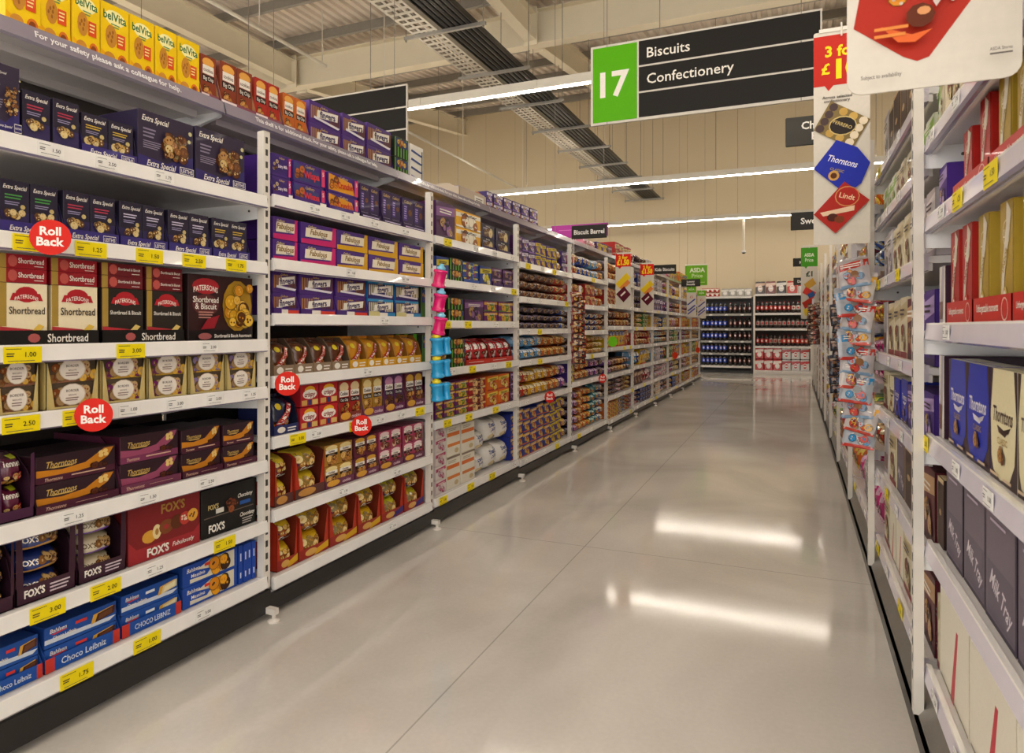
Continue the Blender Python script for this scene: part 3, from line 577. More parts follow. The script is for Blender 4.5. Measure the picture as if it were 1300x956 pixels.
# ------------------------------------------------------------------ the building
def floor_material():
    m, nt, p = new_mat('polished_concrete')
    N = nt.nodes.new; L = nt.links.new
    tc = N('ShaderNodeTexCoord'); sp = N('ShaderNodeSeparateXYZ'); L(tc.outputs['Object'], sp.inputs[0])
    def noise(sc, det=5, dist=0.0):
        n = N('ShaderNodeTexNoise'); n.inputs['Scale'].default_value = sc; n.inputs['Detail'].default_value = det; n.inputs['Distortion'].default_value = dist
        L(tc.outputs['Object'], n.inputs['Vector']); return n
    a = noise(.8, 9, .9); b = noise(60, 2)
    rp = N('ShaderNodeValToRGB'); rp.color_ramp.elements[0].position = .3; rp.color_ramp.elements[1].position = .72
    rp.color_ramp.elements[0].color = lin('#bcb6ae'); rp.color_ramp.elements[1].color = lin('#e2ddd5'); L(a.outputs['Fac'], rp.inputs[0])
    mx = N('ShaderNodeMix'); mx.data_type = 'RGBA'; mx.blend_type = 'MULTIPLY'; mx.inputs[0].default_value = .35
    rb = N('ShaderNodeMapRange'); rb.inputs[3].default_value = .8; rb.inputs[4].default_value = 1.15; L(b.outputs['Fac'], rb.inputs[0])
    L(rp.outputs[0], mx.inputs[6]); L(rb.outputs[0], mx.inputs[7])
    # saw-cut joints
    last = None
    for axis, at, wd in (('X', -1.06, .006), ('X', -6.5, .006), ('Y', 3.5, .006), ('Y', 8.9, .006), ('Y', 14.3, .006), ('Y', -1.9, .006), ('X', 4.4, .006)):
        s = N('ShaderNodeMath'); s.operation = 'SUBTRACT'; s.inputs[1].default_value = at; L(sp.outputs[axis], s.inputs[0])
        ab = N('ShaderNodeMath'); ab.operation = 'ABSOLUTE'; L(s.outputs[0], ab.inputs[0])
        lt = N('ShaderNodeMath'); lt.operation = 'LESS_THAN'; lt.inputs[1].default_value = wd / 2; L(ab.outputs[0], lt.inputs[0])
        if last is None: last = lt
        else:
            q = N('ShaderNodeMath'); q.operation = 'MAXIMUM'; L(last.outputs[0], q.inputs[0]); L(lt.outputs[0], q.inputs[1]); last = q
    sc = N('ShaderNodeMath'); sc.operation = 'MULTIPLY'; sc.inputs[1].default_value = .4; L(last.outputs[0], sc.inputs[0])
    mj = N('ShaderNodeMix'); mj.data_type = 'RGBA'; L(sc.outputs[0], mj.inputs[0]); L(mx.outputs[2], mj.inputs[6]); mj.inputs[7].default_value = lin('#5c544c')
    L(mj.outputs[2], p.inputs['Base Color'])
    rr = N('ShaderNodeMapRange'); rr.inputs[3].default_value = .06; rr.inputs[4].default_value = .12
    c = noise(2.2, 5); L(c.outputs['Fac'], rr.inputs[0]); L(rr.outputs[0], p.inputs['Roughness'])
    p.inputs['IOR'].default_value = 1.52
    bu = N('ShaderNodeBump'); bu.inputs['Strength'].default_value = .03; bu.inputs['Distance'].default_value = .002; L(a.outputs['Fac'], bu.inputs['Height']); L(bu.outputs[0], p.inputs['Normal'])
    return m
def wall_material():
    m, nt, p = new_mat('beige_wall_cladding'); N = nt.nodes.new; L = nt.links.new
    tc = N('ShaderNodeTexCoord'); sp = N('ShaderNodeSeparateXYZ'); L(tc.outputs['Object'], sp.inputs[0])
    ad = N('ShaderNodeMath'); ad.operation = 'ADD'; L(sp.outputs['X'], ad.inputs[0]); L(sp.outputs['Y'], ad.inputs[1])
    md = N('ShaderNodeMath'); md.operation = 'PINGPONG'; md.inputs[1].default_value = .5; L(ad.outputs[0], md.inputs[0])
    lt = N('ShaderNodeMath'); lt.operation = 'LESS_THAN'; lt.inputs[1].default_value = .008; L(md.outputs[0], lt.inputs[0])
    no = N('ShaderNodeTexNoise'); no.inputs['Scale'].default_value = .7; L(tc.outputs['Object'], no.inputs['Vector'])
    rp = N('ShaderNodeValToRGB'); rp.color_ramp.elements[0].color = lin('#cdbd9d'); rp.color_ramp.elements[1].color = lin('#d4c5a7'); L(no.outputs['Fac'], rp.inputs[0])
    mx = N('ShaderNodeMix'); mx.data_type = 'RGBA'; L(lt.outputs[0], mx.inputs[0]); L(rp.outputs[0], mx.inputs[6]); mx.inputs[7].default_value = lin('#bdad8c')
    L(mx.outputs[2], p.inputs['Base Color']); p.inputs['Roughness'].default_value = .55
    return m
WALL = wall_material()
YB = 19.0
mb = MB(); mb.box(-14, -4.5, -.1, 9, YB + .2, 0); struct('floor', mb.mesh('floor', floor_material()))
mb = MB(); mb.box(-14, YB, 0, 9, YB + .2, 9); struct('wall_back', mb.mesh('wall_back', WALL))
mb = MB(); mb.box(-14.2, -4.5, 0, -14, YB + .2, 9.4); struct('wall_left', mb.mesh('wall_left', WALL))
mb = MB(); mb.box(9, -4.5, 0, 9.2, YB + .2, 9.4); struct('wall_right', mb.mesh('wall_right', WALL))
roofz = lambda y: 7.0 + max(0, y - 11.2) / 8
mb = MB()      # corrugated roof deck, ribs along y, two slopes meeting in the valley
for y0, y1 in ((-4.5, 11.2), (11.2, YB)):
    za, zb = roofz(y0), roofz(y1); x = -14.0
    while x < 9:
        for a, b, da, db in ((0, .07, 0, 0), (.07, .095, 0, .05), (.095, .165, .05, .05), (.165, .19, .05, 0)):
            mb.face([(x + a, y0, za + da), (x + b, y0, za + db), (x + b, y1, zb + db), (x + a, y1, zb + da)], '#fff')
        x += .19
struct('ceiling', mb.mesh('ceiling', plain('pale_corrugated_roof_deck', '#dcd0c2', .5, 0, .04, 2)))
BEAM = M['beam']; n_trim = [0]
def trim(mb, mat):
    n_trim[0] += 1; n = 'trim_%d' % n_trim[0]; return struct(n, mb.mesh(n, mat))
def ibeam(mb, p, q, h, w, t=.02):
    """I section between two points on its bottom centre line"""
    p, q = Vector(p), Vector(q); d = (q - p).normalized(); s = Vector((d.y, -d.x, 0)).normalized() ; u = Vector((0, 0, 1))
    def bar(a, b, zz0, zz1, hw):
        P = [a - s * hw + u * zz0, a + s * hw + u * zz0, a + s * hw + u * zz1, a - s * hw + u * zz1]
        Q = [x + (b - a) for x in P]
        mb.face(P[::-1], '#fff'); mb.face(Q, '#fff')
        for i in range(4): mb.face([P[i], P[(i + 1) % 4], Q[(i + 1) % 4], Q[i]], '#fff')
    bar(p, q, 0, t, w / 2); bar(p, q, h - t, h, w / 2); bar(p, q, t, h - t, .008)
mb = MB(); ibeam(mb, (-14, 11.2, 6.26), (9, 11.2, 6.26), .62, .24); trim(mb, BEAM)
for x in (-9.75, -4.35, 1.05, 6.45):      # rafters rising from the valley beam both ways
    mb = MB(); ibeam(mb, (x, 11.1, 6.3), (x, -4.5, roofz(-4.5) - .66), .5, .2); ibeam(mb, (x, 11.3, 6.3), (x, YB, roofz(YB) - .66), .5, .2)
    for s in (-1, 1):                       # bolted end plates and haunches
        mb.box(x - .13, 11.2 + s * .16 - .01, 6.22, x + .13, 11.2 + s * .16 + .01, 6.9)
        for k in range(4):
            mb.box(x - .09, 11.2 + s * .16 + (-.03 if s < 0 else .0), 6.32 + k * .14, x - .06, 11.2 + s * .16 + (.0 if s < 0 else .03), 6.35 + k * .14, '#555')
    trim(mb, BEAM)
y = -3.8
while y < YB:
    if abs(y - 11.2) > .5:                  # zed purlins under the deck
        mb = MB(); z = roofz(y)
        mb.box(-14, y - .005, z - .2, 9, y + .005, z - .002); mb.box(-14, y - .07, z - .205, 9, y, z - .19); mb.box(-14, y, z - .012, 9, y + .07, z - .002)
        trim(mb, M['grey'])
    y += 1.3
mb = MB()
for x in (-7.7,):
    mb.tube((x, -3, 5.9), (x, 9.6, 5.85), .03, n=8)
    for yy in (-1, 2, 5, 8, 9.5): mb.tube((x, yy, 5.88), (x, yy, roofz(yy) - .2), .008, n=6)
tag(ob('roof_pipe', mb.mesh('roof_pipe', M['fitting'])), 'thin cream pipe hung below the roof at the upper left', 'pipe')
mb = MB(); mb.tube((-6.2, 9.0, 4.6), (-6.2, 15.5, 4.55), .022, n=8)
for yy in (9.2, 12, 15.2): mb.tube((-6.2, yy, 4.6), (-6.2, yy, roofz(yy) - .1), .006, n=6)
tag(ob('roof_pipe', mb.mesh('roof_pipe', M['fitting'])), 'short cream pipe crossing behind the first light line', 'pipe')

# ------------------------------------------------------------------ light lines
for i, y in enumerate((-3.5, 1.72, 6.97, 12.23, 17.1)):
    t = thing('light_fitting', ['continuous strip light hung behind the camera', 'continuous strip light overhead by the nearest bays', 'strip light passing behind the aisle seventeen sign', 'middle strip light across the back half of aisle', 'farthest strip light close to the back wall'][i], 'strip light', (0, y, 3.86), 0, 'strip lights across the aisle')
    x0, x1 = -13.2, 8.2
    mb = MB(); mb.bevbox(x0, -.032, .0, x1, .032, .07, .005, '#fff')
    for s in (-1, 1): mb.box(x0, s * .031 - .0015, .06, x1, s * .031 + .0015, .1, '#fff')
    k = x0
    while k < x1: mb.box(k, -.04, .015, k + .04, .04, .1, '#aaa'); k += 1.5
    ob('housing', mb.mesh('light_housing', M['fitting']), t)
    mb = MB(); mb.bevbox(x0 + .02, -.022, -.014, x1 - .02, .022, .002, .005, '#fff'); ob('lamp_tube', mb.mesh('lamp_tube', M['lamp']), t)
    mb = MB(); mb.box(x0 + .02, -.026, .0705, x1 - .02, .026, .074, '#fff'); ob('upper_lamp_tube', mb.mesh('upper_lamp_tube', M['uplamp']), t)
    for xx in (-12, -9, -6.9, -4.9, -1.3, 1.2, 3.7, 6.2):
        mb = MB(); mb.tube((xx, 0, .12), (xx, 0, roofz(y) - 3.87), .005, n=5); ob('suspension_wire', mb.mesh('suspension_wire', M['wire']), t)

# ------------------------------------------------------------------ cable trays running down the aisle
t = thing('cable_tray', 'perforated galvanised cable tray running under the roof', 'cable tray', (-4.12, 0, 4.76))
mb = MB(); y0, y1 = -1.0, 18.75; w = .17
n = int((y1 - y0) / .12)
for i in range(n):                           # perforations: open slots between bars
    a = y0 + i * .12
    mb.box(-w, a, 0, w, a + .05, .003)
    for k in (-.17, -.06, .05, .14): mb.box(k, a + .05, 0, k + .03, a + .12, .003)
for s in (-1, 1): mb.box(s * w - .002, y0, 0, s * w + .002, y1, .06)
ob('tray', mb.mesh('perforated_tray', M['perf']), t)
mb = MB()
for k in (-.1, -.04, .03, .1): mb.tube((k, y0, .02), (k, y1, .02), .014, n=6)
ob('cable', mb.mesh('grey_cables', M['wire']), t)
t = thing('cable_ladder', 'black cables bundled on a ladder beside perforated tray', 'cable tray', (-3.68, 0, 4.76))
mb = MB()
for k in range(5): mb.tube((-.15 + k * .072, y0, .035), (-.15 + k * .072, y1, .035), .033, n=8)
for k in range(3): mb.tube((-.1 + k * .08, y0, .09), (-.1 + k * .08, y1, .09), .03, n=8)
ob('cable', mb.mesh('black_cables', M['cable']), t)
mb = MB()
for s in (-.2, .2): mb.box(s - .005, y0, 0, s + .005, y1, .07)
ob('side_rail', mb.mesh('ladder_rails', M['black']), t)
for i in range(14):
    y = 7.0 + 1.43 * (i - 5)
    t = thing('trapeze_hanger', 'trapeze bar under the cable trays, ' + ORD[i] + ' along the store', 'cable hanger', (-3.9, y, 4.72), 0, 'trapeze hangers under the cable trays')
    mb = MB(); mb.box(-.52, -.02, 0, .58, .02, .038); ob('crossbar', mb.mesh('crossbar', M['grey']), t)
    for s in (-.5, .55):
        mb = MB(); mb.tube((s, 0, -.03), (s, 0, roofz(y) - 4.72), .006, n=5); mb.tube((s, 0, -.02), (s, 0, 0), .014, n=6); ob('rod', mb.mesh('threaded_rod', M['wire']), t)

# ------------------------------------------------------------------ shelving bays
M['ticket_steel'] = printed('painted_upright_steel', .4, 0, 20)
M['rail'] = printed('price_rail_plastic', .25, 0, 14, .4)
TICK = {}
def ticket_mesh(kind, txt):
    k = (kind, txt)
    if k not in TICK:
        bg = {'w': '#efeeea', 'y': '#f2dc10'}[kind]; w, h = (.075, .036) if kind == 'w' else (.1, .046)
        mb = MB(); mb.box(-w / 2, 0, 0, w / 2, .001, h, bg)
        ops = [('l', .06, .86, .4, 1, '#333333', .08), ('t', txt, .7, .52, .3, '#1c1c1c', {'mw': .34, 'b': .01}), ('l', .07, .58, .2, 2, '#333333', .14), ('l', .1, .14, .7, 1, '#555555', .08)]
        paint(mb, ops, w, h, flat_front); TICK[k] = mb.mesh('price_ticket', M['ticket'])
    return TICK[k]
BAYNAME = ['nearest', 'second', 'third', 'fourth', 'fifth', 'sixth', 'seventh', 'eighth', 'ninth', 'tenth', 'eleventh', 'twelfth']
def post_mb(s, h):
    mb = MB(); x0, x1 = sorted((0, s * (.036 if s < 0 else .027))); mb.box(x0, -.0165, .13 if s < 0 else .05, x1, .0165, h, '#e0dad0')
    z = .15
    while z < h - .04:
        xs = -s * .0006
        mb.face([(xs, -.009, z), (xs, .004, z), (xs, .004, z + .026), (xs, -.009, z + .026)][::-s], '#34302c'); z += .05
    return mb
POSTM = {}
def bay(side, idx, y0, y1, xf, zs, overhead=None, lipcol='#efedea', near_post=False, ticks=None, lipnote=None, top=2.0):
    s = side; sn = 'left' if s < 0 else 'right'
    y0 += .018; y1 += .018; PO = -.018
    t = thing('shelving_bay', 'white steel shelving bay, ' + BAYNAME[idx] + ' along the ' + sn + ' side of the aisle', 'shelving', (xf, (y0 + y1) / 2, 0), 0, 'shelving bays on the ' + sn)
    L = y1 - y0; hy = L / 2; so = .036 if s > 0 else 0      # the right-hand shelves sit back from the uprights
    if (s, top) not in POSTM:
        mb = post_mb(s, top); POSTM[(s, top)] = mb.mesh('shelf_post', M['ticket_steel'])
    for yy in ([-hy] if near_post else []) + [hy]: ob('post', POSTM[(s, top)], t, (0, yy + (PO if yy > 0 else -PO), 0))
    mb = MB(); x = s * .62; mb.box(min(x, x + s * .02), -hy + .0185, .08, max(x, x + s * .02), hy - .002, top + .11); ob('back_panel', mb.mesh('back_panel', M['back']), t)
    mb = MB(); 
    if s < 0: mb.box(-.016, -hy + .001, .03, .004, hy - .001, zs[-1] - .06, '#fff')
    else: mb.box(0, -hy + .001, 0, .012, hy - .001, .05, '#fff')
    ob('kick_board', mb.mesh('kick_board', M['black']), t)
    if s > 0:
        mb = MB(); mb.face([(.014, -hy, .05), (.014, hy, .05), (.05, hy, zs[-1] - .1), (.05, -hy, zs[-1] - .1)][::-1], '#fff'); mb.face([(.014, -hy, .05), (.014, hy, .05), (.0, hy, .05), (.0, -hy, .05)], '#fff'); ob('base_panel', mb.mesh('base_panel', M['grey']), t)
    if 'foot%d' % s not in POSTM:
        mb = MB(); a, b = sorted((-s * .05, s * .1)); mb.box(a, -.012, .03, b, .012, .055, '#fff'); mb.tube((-s * .035, 0, .0), (-s * .035, 0, .035), .008, '#fff', 8); mb.lathe([(.026, 0, '#fff'), (.026, .006, '#fff'), (.01, .014, '#fff')], 12, -s * .035, 0)
        POSTM['foot%d' % s] = mb.mesh('foot', M['steel'])
    if s < 0: ob('foot', POSTM['foot%d' % s], t, (0, hy + PO, 0))
    prices = ['1.50', '2.00', '1.00', '2.50', '1.25', '3.00', '1.75']
    for j, z in enumerate(zs):
        zt = z - .006; x1 = s * (.6 - so); a, b = sorted((s * .012, x1))
        mb = MB(); mb.box(a, -hy + .02, zt - .022, b, hy - .03, zt); mb.box(min(s * .012, s * .022), -hy + .02, zt - .045, max(s * .012, s * .022), hy - .02, zt - .02)
        if j == len(zs) - 1: mb.box(a, -hy + .02, zt - .06, b, hy - .02, zt - .03)
        sh = ob('shelf', mb.mesh('shelf', M['shelf']), t, (s * so, 0, 0))
        # price rail: raised nose, sloping face, lavender lower edge
        mb = MB(); k = -s * .012; c = [(s * .012, z + .001), (k * .1, z + .001), (-s * .002, z - .004), (-s * .008, z - .046), (s * .0, z - .051), (s * .012, z - .048)]
        cols = ['#f4f2ee', '#f4f2ee', lipcol, '#8f88a4', '#8f88a4', '#d8d4d0']
        for q in range(6):
            (xa, za), (xb, zb) = c[q], c[(q + 1) % 6]
            mb.face([(xa, -hy + .02, za), (xa, hy - .02, za), (xb, hy - .02, zb), (xb, -hy + .02, zb)][::s], cols[q])
        for e in (-1, 1): mb.face([(xa, e * (hy - .02), za) for xa, za in c][::e * s], lipcol)
        ob('price_rail', mb.mesh('price_rail', M['rail']), sh)
        g = rnd
        lst = (ticks or {}).get(j)
        if lst is None:
            nt_ = 3 if idx > 3 else 4
            lst = [(-hy + L * (i + .3 + .4 * g.random()) / nt_, 'w' if g.random() < .75 else 'y') for i in range(nt_)]
        else: lst = [(yy - (y0 + y1) / 2, kk) for yy, kk in lst]
        for i, (yy, kk) in enumerate(lst):
            o = ob('price_ticket', ticket_mesh(kk, prices[(i * 3 + j + idx) % 7]), sh, (-s * .009, yy, z - (.042 if kk == 'w' else .05)), PI / 2 if s < 0 else -PI / 2)
        for e in (-1, 1):           # bracket plate with its screw at each end
            if e < 0 and not near_post and idx: continue
            if j == len(zs) - 1: continue
            mb = MB(); a0 = -.008 if s > 0 else .04; a1 = .6 - so; pts = [(s * a0, zt - .015), (s * a1, zt - .015), (s * a1, zt - .14), (s * .4, zt - .1), (s * a0, zt - .085)]
            for yy in (-.0015, .0015): mb.face([(xx, yy, zz) for xx, zz in pts][::(1 if yy * s > 0 else -1)], '#fff')
            for q in range(5): mb.face([(pts[q][0], -.0015, pts[q][1]), (pts[(q + 1) % 5][0], -.0015, pts[(q + 1) % 5][1]), (pts[(q + 1) % 5][0], .0015, pts[(q + 1) % 5][1]), (pts[q][0], .0015, pts[q][1])], '#fff')
            mb.tube((s * .09, -.004, zt - .05), (s * .09, .004, zt - .05), .005, '#5a5450', 8)
            ob('bracket', mb.mesh('bracket', M['ticket_steel']), sh, (0, e * (hy - .022), 0))
    if overhead is not None:
        xo, zo = overhead; x = xo - xf; dx = s * .42
        mb = MB(); a, b = sorted((x + s * .01, x + dx)); mb.box(a, -hy + .003, zo - .03, b, hy - .003, zo - .02)
        a, b = sorted((x + s * .1, x + s * .13)); mb.box(a, -hy + .05, zo - .06, b, hy - .05, zo - .03)
        a, b = sorted((x + s * .3, x + s * .33)); mb.box(a, -hy + .05, zo - .06, b, hy - .05, zo - .03)
        sh = ob('overhead_shelf', mb.mesh('overhead_shelf', M['shelf']), t)
        mb = MB(); c = [(x + s * .012, zo + .012), (x + s * .002, zo + .012), (x - s * .012, zo - .04), (x, zo - .046), (x + s * .012, zo - .03)]
        cols = ['#e8e4e8', '#8d8492', '#b8b0c0', '#a8a0b0', '#d0c8d0']
        for q in range(5):
            (xa, za), (xb, zb) = c[q], c[(q + 1) % 5]
            mb.face([(xa, -hy + .004, za), (xa, hy - .004, za), (xb, hy - .004, zb), (xb, -hy + .004, zb)][::s], cols[q])
        if lipnote:
            o0 = lambda xx, zz, e: (x - .002 * s - s * .014 * (1 - zz / .05) * 1.0 - s * e - s * .001, xx * (-s), zo - .038 + zz)
            paint(mb, [('t', lipnote[0], lipnote[1], .5, .42, '#f4f2f4', {'mw': lipnote[2], 'sq': 1, 'b': .02})], L, .05, o0)
        ob('shelf_rail', mb.mesh('overhead_rail', M['rail']), sh)
        for e in (-1, 1):
            mb = MB(); pts = [(x + s * .02, zo - .03), (x + dx, zo - .03), (x + dx, zo - .2), (x + s * .25, zo - .1), (x + s * .02, zo - .05)]
            for yy in (-.002, .002): mb.face([(xx, yy, zz) for xx, zz in pts][::(1 if yy * s > 0 else -1)], '#fff')
            ob('bracket', mb.mesh('overhead_bracket', M['ticket_steel']), sh, (0, e * (hy - .006), 0))
    return t

LY = [.77, 2.11, 3.45, 4.79, 6.13, 7.47, 8.81, 10.15, 11.49, 12.83, 14.17, 15.51]
LZ = [[1.735, 1.463, 1.149, .956, .655, .408, .18], [1.751, 1.485, 1.256, .995, .742, .438, .158], [1.75, 1.494, 1.24, .943, .63, .166], [1.715, 1.44, 1.185, .935, .62, .15], [1.724, 1.43, 1.164, .913, .657, .142],
      [1.76, 1.467, 1.21, .96, .645, .39, .116]] + [[1.75, 1.46, 1.2, .95, .67, .4, .13]] * 5
LXF = -1.99
U0 = {0: {0: [(U(50), 'w'), (U(122), 'w'), (U(195), 'w')], 1: [(U(25), 'y'), (U(101), 'y'), (U(176), 'y'), (U(233), 'y'), (U(287), 'y')], 2: [(U(14), 'y'), (U(152), 'y'), (U(253), 'w')], 3: [(U(12), 'y'), (U(86), 'y'), (U(150), 'w'), (U(210), 'w'), (U(260), 'w'), (U(305), 'w')],
          4: [(U(80), 'w'), (U(175), 'w'), (U(250), 'w')], 5: [(U(46), 'y'), (U(120), 'y'), (U(184), 'w'), (U(272), 'y')], 6: [(U(83), 'y'), (U(173), 'y'), (U(246), 'w')]},
      1: {0: [(U(388), 'w'), (U(428), 'w'), (U(465), 'w'), (U(505), 'w')], 1: [(U(435), 'w'), (U(505), 'w')], 2: [(U(478), 'w')], 3: [(U(356), 'y'), (U(456), 'w')], 4: [(U(366), 'y'), (U(390), 'w'), (U(440), 'y'), (U(472), 'w'), (U(499), 'w'), (U(523), 'y')], 5: [(U(425), 'w'), (U(494), 'w')], 6: [(U(488), 'w')]}}
NOTE = [('For your safety please ask a colleague for help.', .628, .435), ('This shelf is for additional stock. For your safety, please ask a colleague for help.', .48, .73), ('This shelf is for additional stock. For your safety, please ask a colleague for help.', .5, .86)]
for i in range(11):
    bay(-1, i, LY[i], LY[i + 1], LXF, LZ[i], (-2.245, 2.15), near_post=(i == 0), ticks=U0.get(i), lipnote=NOTE[i] if i < 3 else None, top=2.0)
RY = [.96 + 1.34 * i for i in range(12)]
RZ = [[1.76, 1.525, 1.21, .885, .57, .2], [1.93, 1.705, 1.42, 1.083, .83, .527, .2]] + [[1.8, 1.5, 1.22, .93, .6, .2]] * 9
RXF = .322
U1 = {0: {1: [(R(1215), 'w'), (R(1238), 'y'), (R(1285), 'y')], 2: [(R(1222), 'w')], 3: [(R(1192), 'y'), (R(1236), 'w'), (R(1282), 'w')], 4: [(R(1187), 'w')]}}
for i in range(11):
    bay(1, i, RY[i], RY[i + 1], RXF, RZ[i], None, '#dcd6e4', near_post=(i == 0), ticks=U1.get(i), top=2.1)

# ------------------------------------------------------------------ goods on the left run
SL, ST, SR = Side(-1, -2.03), Side(-1, -2.265), Side(1, .385)
SHELF = ['top shelf', 'second shelf down', 'third shelf down', 'fourth shelf down', 'fifth shelf down', 'sixth shelf down', 'seventh shelf down', 'eighth shelf down']
def room(Z, j): return (Z[j - 1] if j else Z[0] + .4) - .032 - Z[j]      # clear height under the shelf above
def LR(i, j): return Row(SL, LZ[i][j] - .004, SHELF[j] + ', ' + BAYNAME[i] + ' left bay', room(LZ[i], j))
def TR(i): return Row(ST, 2.1305, 'overhead ledge, ' + BAYNAME[i] + ' left bay')
def RR(i, j): return Row(SR, RZ[i][j] - .004, SHELF[j] + ', ' + BAYNAME[i] + ' right bay', room(RZ[i], j))

r = TR(0)
r.many('belvita', [T(6), T(52), T(91), T(128), T(165), T(197), T(225), T(254)], HT(250, 62), .16)
PL = '#8a5560'
r = TR(1)
lip = [('r', 0, 0, 1, 1, '#8a4a5c'), ('r', .02, .1, .45, .95, '#e8d8d8'), ('t', 'Choc Chunk', .74, .5, .5, '#f0d8e0', {'mw': .44})]
r2 = TR(0); r2.n = 7
r2.case('cbag', T(255), T(278), HT(290, 54), 1, 1, PL, '#a87850', .22, lip)
r.case('cbag', T(280), T(324), HT(300, 56), 2, 1, PL, '#a87850', .22, lip)
r.case('cbagr', T(324), T(358), HT(345, 52), 2, 1, PL, '#a87850', .22, lip)
r.case('cbago', T(360), T(392), HT(375, 46), 2, 1, PL, '#a87850', .22, lip)
fl = [('r', 0, 0, 1, 1, '#4c2a7a'), ('r', .3, .2, .55, .8, W_), ('r', .55, .2, .97, .7, '#d8402c')]
for a, b in ((394, 435), (436, 466), (467, 499)): r.case('fingers', T(a), T(b), HT(b, 48), 1, 2, '#4c2a7a', '#4c2a7a', .16, fl)
r = TR(2)
r.carton('grst', T(501), T(519), HT(515, 44), .2, 2)
r.carton('whbx', T(521), T(538), HT(530, 42), .2)
r.case('choc', T(583), T(617), HT(600, 18), 2, 1, '#b8a894', '#a87850', .7, [('r', .55, .2, .9, .8, '#e0dcd4'), ('l', .6, .6, .25, 3, '#4a4440', .15)], desc='open topped pale carton', ph=.8)
r = TR(3)
for a, b in ((619, 627), (628, 640), (641, 651), (652, 662), (663, 673), (674, 684)): r.case('purw', T(a), T(b), HT(b, 21), 1, 2, '#b87848', '#7a4c34', .14)
r = TR(5); r.fill(['pnkw', 'penp', 'plum'], 7.5, 8.75, 5, .14)
r = TR(6); r.fill(['redc', 'redc', 'redw'], 8.9, 10.1, 5, .24)
r = TR(7); r.fill(['drkf', 'brnf', 'gsil'], 10.2, 11.4, 6, .2, 2)
r = TR(8); r.fill(['gsil', 'purw'], 11.6, 12.7, 5, .15, 2)
r = TR(9); r.fill(['pnkw', 'yelc', 'orgc'], 12.9, 14.1, 5, .22)
r = TR(10); r.fill(['orgc', 'yelc'], 14.25, 15.4, 4, .24)

# nearest left bay
esl = [('r', 0, 0, 1, 1, '#3a2f78'), ('t', 'Extra Special', .38, .55, .5, W_, {'sh': .3, 'mw': .46}), ('r', .7, .2, .94, .8, W_), ('r', .705, .25, .935, .75, '#3a2f78'), ('t', 'LEITHS', .82, .5, .34, W_, {'mw': .2})]
r = LR(0, 0)
r.carton('leiths', U(-14), U(25), HU(15, 92), .2)
r.carton('es_r', U(27), U(65), HU(64, 66), .1); r.carton('es_r', U(66), U(100), HU(99, 64), .1)
r.case('es_y', U(102), U(173), HU(139, 58), 2, 1, '#352b70', '#241f33', .26, esl, 'tray', .14)
for k, (a, b) in enumerate(((104, 126), (128, 150), (152, 170))): r.put('cdark', (U(a) + U(b)) / 2, abs(U(b) - U(a)) - .006, HU(150, 66), .1, r.z, 'rear', .17, num=r.n + k)
r.n += 3
r.carton('leiths', U(174), U(245), HU(175, 79), .2); r.carton('leiths', U(247), U(311), HU(311, 68), .2)
r = LR(0, 1)
for (a, b), k in zip(((-2, 78), (79, 150), (151, 212), (213, 268), (269, 316)), ('es_g', 'es_r', 'es_w', 'es_w', 'es_y')):
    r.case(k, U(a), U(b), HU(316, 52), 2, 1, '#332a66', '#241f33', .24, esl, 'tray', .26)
r = LR(0, 2)
for (a, b, c, key, lid) in ((-4, 63, 126, 'shortc', 'lidr'), (127, 184, 234, 'shortd', 'lidd')):
    w = U(c) - U(a); h = HU(232, 62)
    me = case_mb(w - .004, .04, .2, .045, '#1a1715', '#1a1715', [('e', .32, .5, .06, .3, '#b05a58'), ('t', 'Shortbread', .66, .5, .55, W_, {'mw': .42})], 'low').mesh('display_case', M['card'])
    tag(ob('display_case', me, None, SL.pos((U(a) + U(c)) / 2, r.z), SL.rz), 'black card tray of ' + DES[key]['desc'] + 's, third shelf down, nearest left bay', 'display case')
    for p, q in ((a, b), (b, c)):
        y = (U(p) + U(q)) / 2; ww = U(q) - U(p) - .012
        r.put(key, y, ww, h, .1, r.z + .0035, '', .006, False)
        for k in range(2): r.put(lid, y, ww, .04, .13, r.z + h + .005 + k * .041, ['lower', 'upper'][k], .008, False)
        r.n += 1
r.carton('assort', U(237), U(320), HU(320, 79), .2)
r = LR(0, 3)
for (a, b), k in zip(((-8, 49), (56, 125), (127, 184), (186, 237), (239, 284), (286, 324)), ('rounda', 'rounda', 'roundb', 'roundb', 'roundc', 'roundc')):
    r.case(k, U(a), U(b), HU(200, 64), 1, 2, '#cdb878', '#3a302a', .05, None, 'wing', .3, 'buff card tray with sloping sides')
r = LR(0, 4)
r.case('vien', U(-6), U(43), HU(20, 86), 1, 2, '#4a2440', '#3a1c30', .16, None, 'window')
tl = lambda c: [('r', 0, 0, 1, 1, c), ('t', 'Thorntons', .22, .5, .45, '#d8b49a', {'sh': .3, 'mw': .3}), ('l', .45, .5, .4, 1, '#d8b49a', .1)]
for a, b, k, c, px in ((44, 150, 'thy', '#4a1c30', 72), (152, 229, 'thp', '#6e3450', 72), (230, 282, 'thy', '#4a1c30', 62), (283, 325, 'thy', '#4a1c30', 56)):
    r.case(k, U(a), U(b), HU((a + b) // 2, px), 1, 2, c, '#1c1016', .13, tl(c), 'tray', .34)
r = LR(0, 5)
fb = lambda: [('t', "FOX'S", .3, .55, .5, W_, {'mw': .34, 'b': .04}), ('l', .55, .7, .35, 3, '#d8c8d0', .2)]
r.case('foxb', U(-20), U(17), HU(17, 88), 1, 3, '#3d2030', '#2a1420', .2, None, 'window')
r.case('foxb', U(18), U(95), HU(90, 88), 1, 3, '#3d2030', '#2a1420', .24, fb(), 'window')
